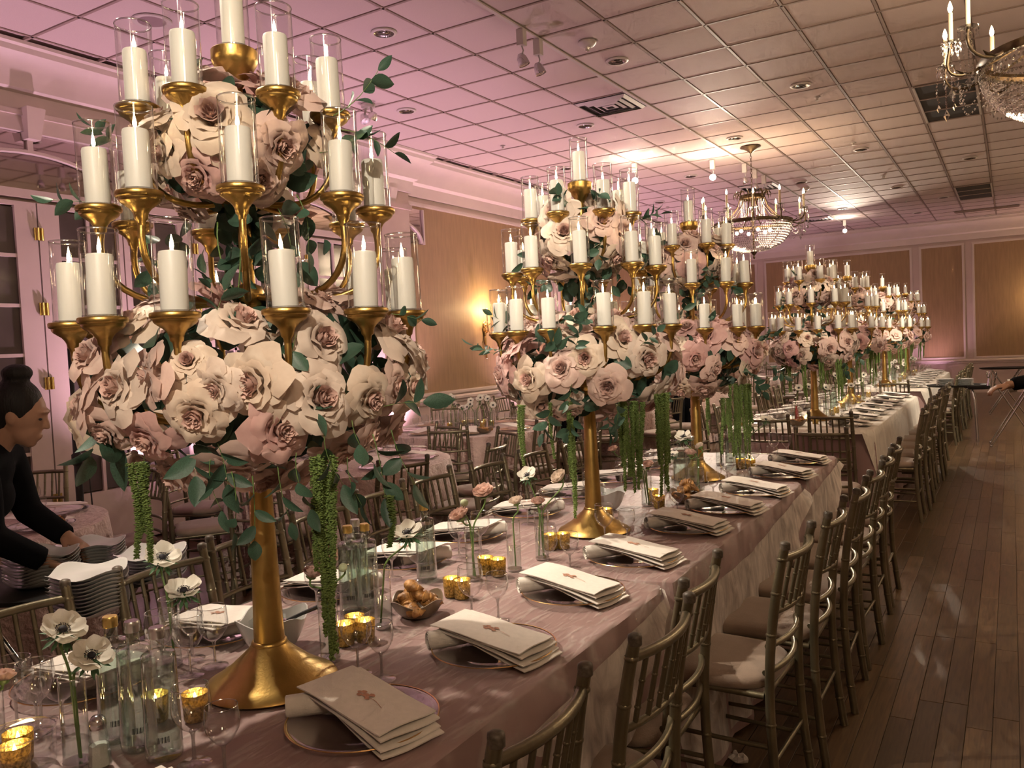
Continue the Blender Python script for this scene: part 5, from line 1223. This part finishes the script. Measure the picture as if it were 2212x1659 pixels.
for i, (x, y) in enumerate(UPL+UPB):
    t = thing('uplight', 'black floor uplight throwing pink light up the %s wall, %s' % ('left' if i < len(UPL) else 'back', ORD[i if i < len(UPL) else i-len(UPL)]), 'uplight', (x, y, 0), 0, 'pink uplights')
    obj('can', MB().lathe([(0,.02),(.09,.02),(.095,.03),(.095,.28),(.088,.28),(.085,.25),(0,.25)], 24).mesh('can', M['black'], 50), t); obj('led_face', MB().lathe([(0,.262),(.084,.262),(.084,.256),(0,.256)], 24).mesh('led_face', M['pinkled'], 50), t)
    for s in (-1, 1): obj('foot_bracket', MB().box(-.10,.10,s*.098-.006,s*.098+.006,0,.16).mesh('foot_bracket', M['black'], 0), t)
# ================================================================== SERVICE: trays, plates, light stand
def tray_stand(x, y, rz, z, label, legs=None):
    t = thing('tray_stand', label, 'tray stand', (x, y, 0), rz, 'folding tray stands')
    for s in (-1, 1):
        b = MB().tube([(-.26, s*.20, 0.01), (.22, s*.20, z-.02)], .011, 8); b.ball((-.26,s*.20,.015), .016, 8, 6); obj('leg_frame', b.mesh('leg_frame', M['silver'], 60), t)
        b = MB().tube([(.26, s*.17, 0.01), (-.22, s*.17, z-.02)], .011, 8); b.ball((.26,s*.17,.015), .016, 8, 6); obj('leg_frame', b.mesh('leg_frame', M['silver'], 60), t)
    for sx_ in (-.22, .22): obj('top_bar', MB().tube([(sx_,-.20,z-.02),(sx_,.20,z-.02)], .011, 8).mesh('top_bar', M['silver'], 60), t)
def oval_tray(x, y, z, a, b_, rz, label):
    n = 48; fn = lambda an, r, zz, p: (p[0]*a, p[1]*b_, p[2])
    me = MB().lathe([(0,0),(.90,0),(.96,.006),(1.0,.024),(1.01,.026),(.985,.024),(.95,.012),(.90,.008),(0,.008)], n, fn=fn).mesh('serving_tray', M['tray'], 50)
    return tag(obj('serving_tray', me, None, (x, y, z), rz), label, 'tray', 'serving trays')
vz = math.atan2(viewx.y, viewx.x)
TRX, TRY, TRZ = -3.02, 1.70, .78
tray_stand(TRX, TRY, vz, TRZ, 'chrome folding tray stand beside the server'); oval_tray(TRX, TRY, TRZ-.008, .40, .33, vz, 'large black oval tray carrying plate stacks beside the server')
for i, (u, v, n, zt, w) in enumerate(((88,1192,9,.90,'left'),(196,1172,7,.875,'rear'),(188,1228,11,.925,'front'),(325,1188,8,.89,'right'))):
    P = on_z(u, v, zt); rz = vz+r5.uniform(-.3,.3)
    for k in range(n):
        o = obj('square_plate', plate_sq, None, (P.x+r5.uniform(-.002,.002), P.y+r5.uniform(-.002,.002), TRZ+.002+k*.0115), rz+r5.uniform(-.03,.03), .86); tag(o, 'white curved square plate, %s in the %s stack on the oval tray' % (('bottom' if k == 0 else 'top' if k == n-1 else ORD[k]+' from bottom'), w), 'plate', 'plates in the %s stack' % w)
P = on_z(160, 1120, .3)
t = thing('light_stand', 'black telescopic light stand in front of the glass doors', 'light stand', (-4.95, 2.93, 0))
obj('lower_tube', MB().tube([(0,0,.05),(0,0,1.25)], .022, 10).mesh('lower_tube', M['black'], 60), t); obj('upper_tube', MB().tube([(0,0,1.2),(0,0,1.95)], .014, 10).mesh('upper_tube', M['black'], 60), t)
for z in (1.0, 1.22): c = obj('clamp', MB().lathe([(.02,z-.04),(.032,z-.03),(.032,z+.03),(.02,z+.04)], 12).mesh('clamp', M['black'], 50), t); obj('knob', MB().tube([(.03,0,z),(.075,0,z)], .012, 8).mesh('knob', M['black'], 50), c, rot=2.0*z)
for k in range(3): a = 2.1*k; obj('leg', MB().tube([(0,0,.42),(.40*math.cos(a),.40*math.sin(a),.015)], .011, 8).mesh('leg', M['black'], 60), t)
obj('cable', MB().tube(bez([(.02,.02,1.6),(.10,.02,1.2),(.03,.03,.9),(.12,.03,.5),(.06,.04,.1)], 14), .005, 6).mesh('cable', M['black'], 60), t)
# far aisle: tray on chrome legs, folding stand
A = on_z(2028, 960, 0); B = on_z(2107, 965, 0); cx, cy = (A.x+B.x)/2, (A.y+B.y)/2+.15
t = thing('serving_stool', 'chrome four-legged stand holding a black tray in the aisle', 'tray stand', (cx, cy, 0))
for sx_ in (-1, 1):
    for sy_ in (-1, 1): obj('leg', MB().tube([(sx_*.24,sy_*.18,.01),(sx_*.22,sy_*.16,.60),(sx_*.19,sy_*.14,.74),(sx_*.10,sy_*.08,.77)], .013, 8).mesh('leg', M['silver'], 60), t)
oval_tray(cx, cy, .775, .36, .28, 0, 'black oval tray with plates on the chrome stand in the aisle')
for s, w in ((-.13, 'left'), (.10, 'right')):
    for k in range(8): tag(obj('dinner_plate', bpy.data.meshes.get('dinner_plate') or MB().lathe([(0,0),(.07,0),(.105,.010),(.11,.012),(.105,.013),(.07,.004),(0,.004)], 28).mesh('dinner_plate', M['bowl'], 50), None, (cx+s, cy, .786+k*.0115)), 'white round plate, %s in the %s stack in the aisle' % (ORD[k]+' from bottom', w), 'plate', 'plates in the aisle %s stack' % w)
P = on_z(2175, 962, 0); tray_stand(P.x+.08, P.y, .05, .86, 'chrome folding tray stand crossing its legs in the aisle')
P = on_z(2175, 893, 0); tray_stand(P.x, P.y, .05, .80, 'chrome folding tray stand by the back wall'); oval_tray(P.x, P.y, .793, .42, .30, 0, 'black tray on the folding stand by the back wall')
P = on_z(1595, 1648, 0); b = MB().ball((0,0,.018), (.035,.025,.018), 9, 6); b = MB().add([(x*r5.uniform(.7,1.2), y*r5.uniform(.7,1.2), max(.001,z*r5.uniform(.7,1.3))) for x, y, z in b.v], b.f)
tag(obj('crumpled_wrapper', b.mesh('crumpled_wrapper', M['paper'], 0), None, (P.x, P.y, .001)), 'crumpled white scrap of paper on the floor under a chair', 'litter')
# ================================================================== PEOPLE
def blob(name, parts, m, vox, parent, sm=4):
    b = MB()
    for p in parts:
        if p[0] == 'b': b.ball(p[1], p[2], 16, 12)
        else: b.tube(p[1], p[2], 14, flat=p[3] if len(p) > 3 else 1.0)
    o = obj(name, b.mesh(name, m, 180), parent)
    r = o.modifiers.new('remesh', 'REMESH'); r.mode = 'VOXEL'; r.voxel_size = vox; r.use_smooth_shade = True
    s = o.modifiers.new('smooth', 'SMOOTH'); s.factor = .5; s.iterations = sm
    return o
def lean(p, h, ang):
    x, y, z = p
    if z <= h: return (x, y, z)
    return (x*math.cos(ang)+(z-h)*math.sin(ang), y, h+(z-h)*math.cos(ang)-x*math.sin(ang))
def hand(c, d, up, s):       # palm at c, fingers along d, palm normal up
    d = Vector(d).normalized(); up = Vector(up).normalized(); sd = d.cross(up).normalized(); c = Vector(c); P = []
    P.append(('t', [c-d*.03, c+d*.02, c+d*.055], [.024,.034,.032], .5))
    for k, L in enumerate((.062,.072,.068,.052)):
        o = c+d*.05+sd*(.027-.018*k)*s; P.append(('t', [o, o+d*L*.45-up*.006, o+d*L*.78-up*.024, o+d*L*.85-up*.045], [.0095,.009,.008,.0065]))
    o = c+sd*.028*s; P.append(('t', [o-d*.01, o+sd*.022*s+d*.022-up*.008, o+sd*.026*s+d*.052-up*.02], [.012,.010,.008])); return P
def person(x, y, hd, Hs, label, ang, handL, handR, bun=True, tilt=0.0):
    t = thing('person', label, 'person', (x, y, 0), hd, None, Hs/1.65); hip = .88
    Lq = lambda p: lean(p, hip, ang)
    head_c = Vector(Lq((.03,0,1.53))); neck = Lq((.0,0,1.40)); sh = [Lq((-.01, s*.165, 1.345)) for s in (-1, 1)]
    RT_ = Matrix.Rotation(ang*.55+tilt, 3, 'Y'); hp = lambda p: tuple(head_c+RT_ @ Vector(p))
    el = []; 
    for s, h in zip((-1, 1), (handR, handL)):
        m = (Vector(sh[0 if s < 0 else 1])+Vector(h))/2; el.append(m+Vector((-.05, s*.07, -.07)))
    sk = [('b', hp((0,0,.015)), (.092,.074,.105)), ('b', hp((.035,0,-.045)), (.060,.055,.062)), ('b', hp((.070,0,-.088)), (.024,.026,.020)), ('t', [hp((.088,0,.022)), hp((.106,0,-.012)), hp((.112,0,-.022))], [.010,.013,.011]), ('b', hp((.090,0,-.055)), (.016,.022,.008)), ('b', hp((.090,0,-.067)), (.014,.020,.007)),
          ('b', hp((.080,0,.040)), (.018,.050,.012)), ('b', hp((-.005,.074,-.005)), (.020,.010,.032)), ('b', hp((-.005,-.074,-.005)), (.020,.010,.032)),
          ('t', [hp((-.02,0,-.06)), neck, Lq((-.02,0,1.30))], [.052,.052,.075]), ('t', [Lq((-.02,0,1.32)), Lq((-.01,0,1.1)), (0,0,.9)], [.10,.11,.12])]
    for s in (-1, 1): sk.append(('t', [(0,s*.09,.9), (.02,s*.09,.48), (0,s*.09,.08)], [.07,.05,.036])); sk.append(('t', [(0,s*.09,.05),(.10,s*.10,.03)], [.035,.03]))
    for i, h in enumerate((handR, handL)): s = -1 if i == 0 else 1; e = el[i]; sk.append(('t', [sh[i], tuple(e), tuple(h)], [.045,.037,.026])); sk += hand(h, Vector(h)-e, (0,0,1), s)
    obj_b = blob('body', sk, M['skin'], .0065, t, 3)
    for s in (-1, 1):
        e = obj('eye', MB().ball((0,0,0), (.007,.009,.0050), 10, 7).mesh('eye', M['black'], 60), t, hp((.083, s*.032, .012)))
    cl = [('t', [Lq((-.02,0,1.385)), Lq((-.02,0,1.33)), Lq((-.01,0,1.15)), Lq((0,0,1.0)), (0,0,.84), (0,0,.74)], [.075,.145,.155,.140,.155,.16], .72), ('b', Lq((.035,0,1.20)), (.09,.13,.10))]
    for i, h in enumerate((handR, handL)): e = el[i]; w = e.lerp(Vector(h), .90); cl.append(('t', [sh[i], tuple(Vector(sh[i]).lerp(e, .5)), tuple(e), tuple(w)], [.075,.066,.055,.045])); cl.append(('t', [Lq((-.015,0,1.345)), sh[i]], [.08,.072]))
    blob('jacket', cl, M['fabric_black'], .011, t, 5)
    tr = []
    for s in (-1, 1): tr.append(('t', [(0,s*.075,.92), (.0,s*.09,.75), (.02,s*.095,.48), (0,s*.095,.09)], [.115,.105,.075,.062]))
    blob('trousers', tr, M['fabric_black'], .012, t, 4)
    for s in (-1, 1): obj('shoe', MB().ball((.06,s*.095,.035), (.13,.045,.038), 14, 8).mesh('shoe', M['black'], 60), t)
    hr = [('b', hp((-.020,0,.032)), (.096,.084,.106)), ('b', hp((-.055,0,-.02)), (.060,.072,.070))]
    if bun: hr += [('b', hp((-.055,0,.150)), (.055,.055,.036)), ('t', [hp((-.04,0,.10)), hp((-.055,0,.15))], [.045,.04])]
    hb = MB()
    for p in hr:
        if p[0] == 'b': hb.ball(p[1], p[2], 18, 14)
        else: hb.tube(p[1], p[2], 14)
    fx = [(a, b_, c) for a, b_, c in hb.v]
    o = obj('hair', MB().add(fx, hb.f).mesh('hair', M['hair'], 180), t); r = o.modifiers.new('remesh', 'REMESH'); r.mode = 'VOXEL'; r.voxel_size = .007; r.use_smooth_shade = True; s = o.modifiers.new('smooth', 'SMOOTH'); s.iterations = 4
    return t, hp, Lq
# server at the left, leaning over the tray with the plates
Hd = at_depth(22, 905, 3.0); hd = vz+.28
wx, wy = Hd.x-math.cos(hd)*.24, Hd.y-math.sin(hd)*.24
toL = lambda P: tuple(rotz(-hd) @ Vector((P[0]-wx, P[1]-wy, P[2])))
P1 = on_z(40, 1255, .88); P2 = on_z(95, 1215, .93)
srv, hp, Lq = person(wx, wy, hd, 1.575, 'dark-haired server with a bun in black uniform leaning over the plates', .40, (.40,.12,.95), (.38,-.14,.92), tilt=.16)
tw = MB(); 
def twf(u, v): q = Lq((.055+.03*v, -.165-.02*math.sin(v*6), 1.36-.50*v)); return (q[0]+.012*math.sin(u*5), q[1]-.03+(u-.5)*.05, q[2])
tw.grid(6, 14, twf); o = obj('towel', tw.mesh('towel', M['shirt'], 180), srv); sol = o.modifiers.new('thickness', 'SOLIDIFY'); sol.thickness = .006
# server whose arm reaches in from the right, in the aisle
HP = at_depth(2151, 830, depth((-.15, 7.0, 1.1))); ex = .42
prs = person(HP.x+.92, HP.y-.12, PI+.05, 1.78, 'server in black jacket and white cuff reaching in from the right edge', .16, (.10,-.30,.86), (.80,.03,HP.z*1.65/1.78), False)[0]
cuff = MB().tube([(HP.x+.080,HP.y-.002,HP.z-.014),(HP.x+.130,HP.y-.004,HP.z-.008)], .049, 16); obj('shirt_cuff', cuff.mesh('shirt_cuff', M['shirt'], 60), prs, mat=(TR(HP.x+.92, HP.y-.12, 0) @ rotz(PI+.05) @ Matrix.Scale(1.78/1.65, 4)).inverted())
person(-3.9, 10.9, -.4, 1.74, 'server in black standing beyond the fourth candelabra', .03, (.12,.24,.80), (.16,-.24,.86), False); person(-4.35, 8.3, 1.2, 1.70, 'server in black behind the third candelabra, turned away', .05, (.14,.24,.82), (.14,-.24,.82), False)

bt = at_depth(2124, 838, depth((-.15, 7.0, 1.1))); oval_tray(bt.x-.03, bt.y+.02, bt.z-.01, .075, .05, .1, 'small black tray held by the reaching server')
for k in range(5):
    q = HP+Vector((-.055+.010*k, .01*((k*3) % 4), -.030)); kf = MB().box(-.004,.004,-.0012,.0012,0,.085); kf.ball((0,0,.10), (.008,.003,.028), 8, 6)
    tag(obj('spoon', kf.mesh('spoon', M['silver'], 50), None, q, (r5.uniform(-.15,.15), r5.uniform(-.25,.25), r5.uniform(0,3))), 'upright steel spoon in the bunch held by the reaching server', 'spoon', 'spoons in the reaching hand')
dupl = {k: v for k, v in LABELS.items() if len(v) > 1}
print('DUPLICATE LABELS', len(dupl), list(dupl.items())[:12])
print('OBJECTS', len(bpy.data.objects), 'TRIS', sum(len(p.vertices)-2 for me in bpy.data.meshes for p in me.polygons))
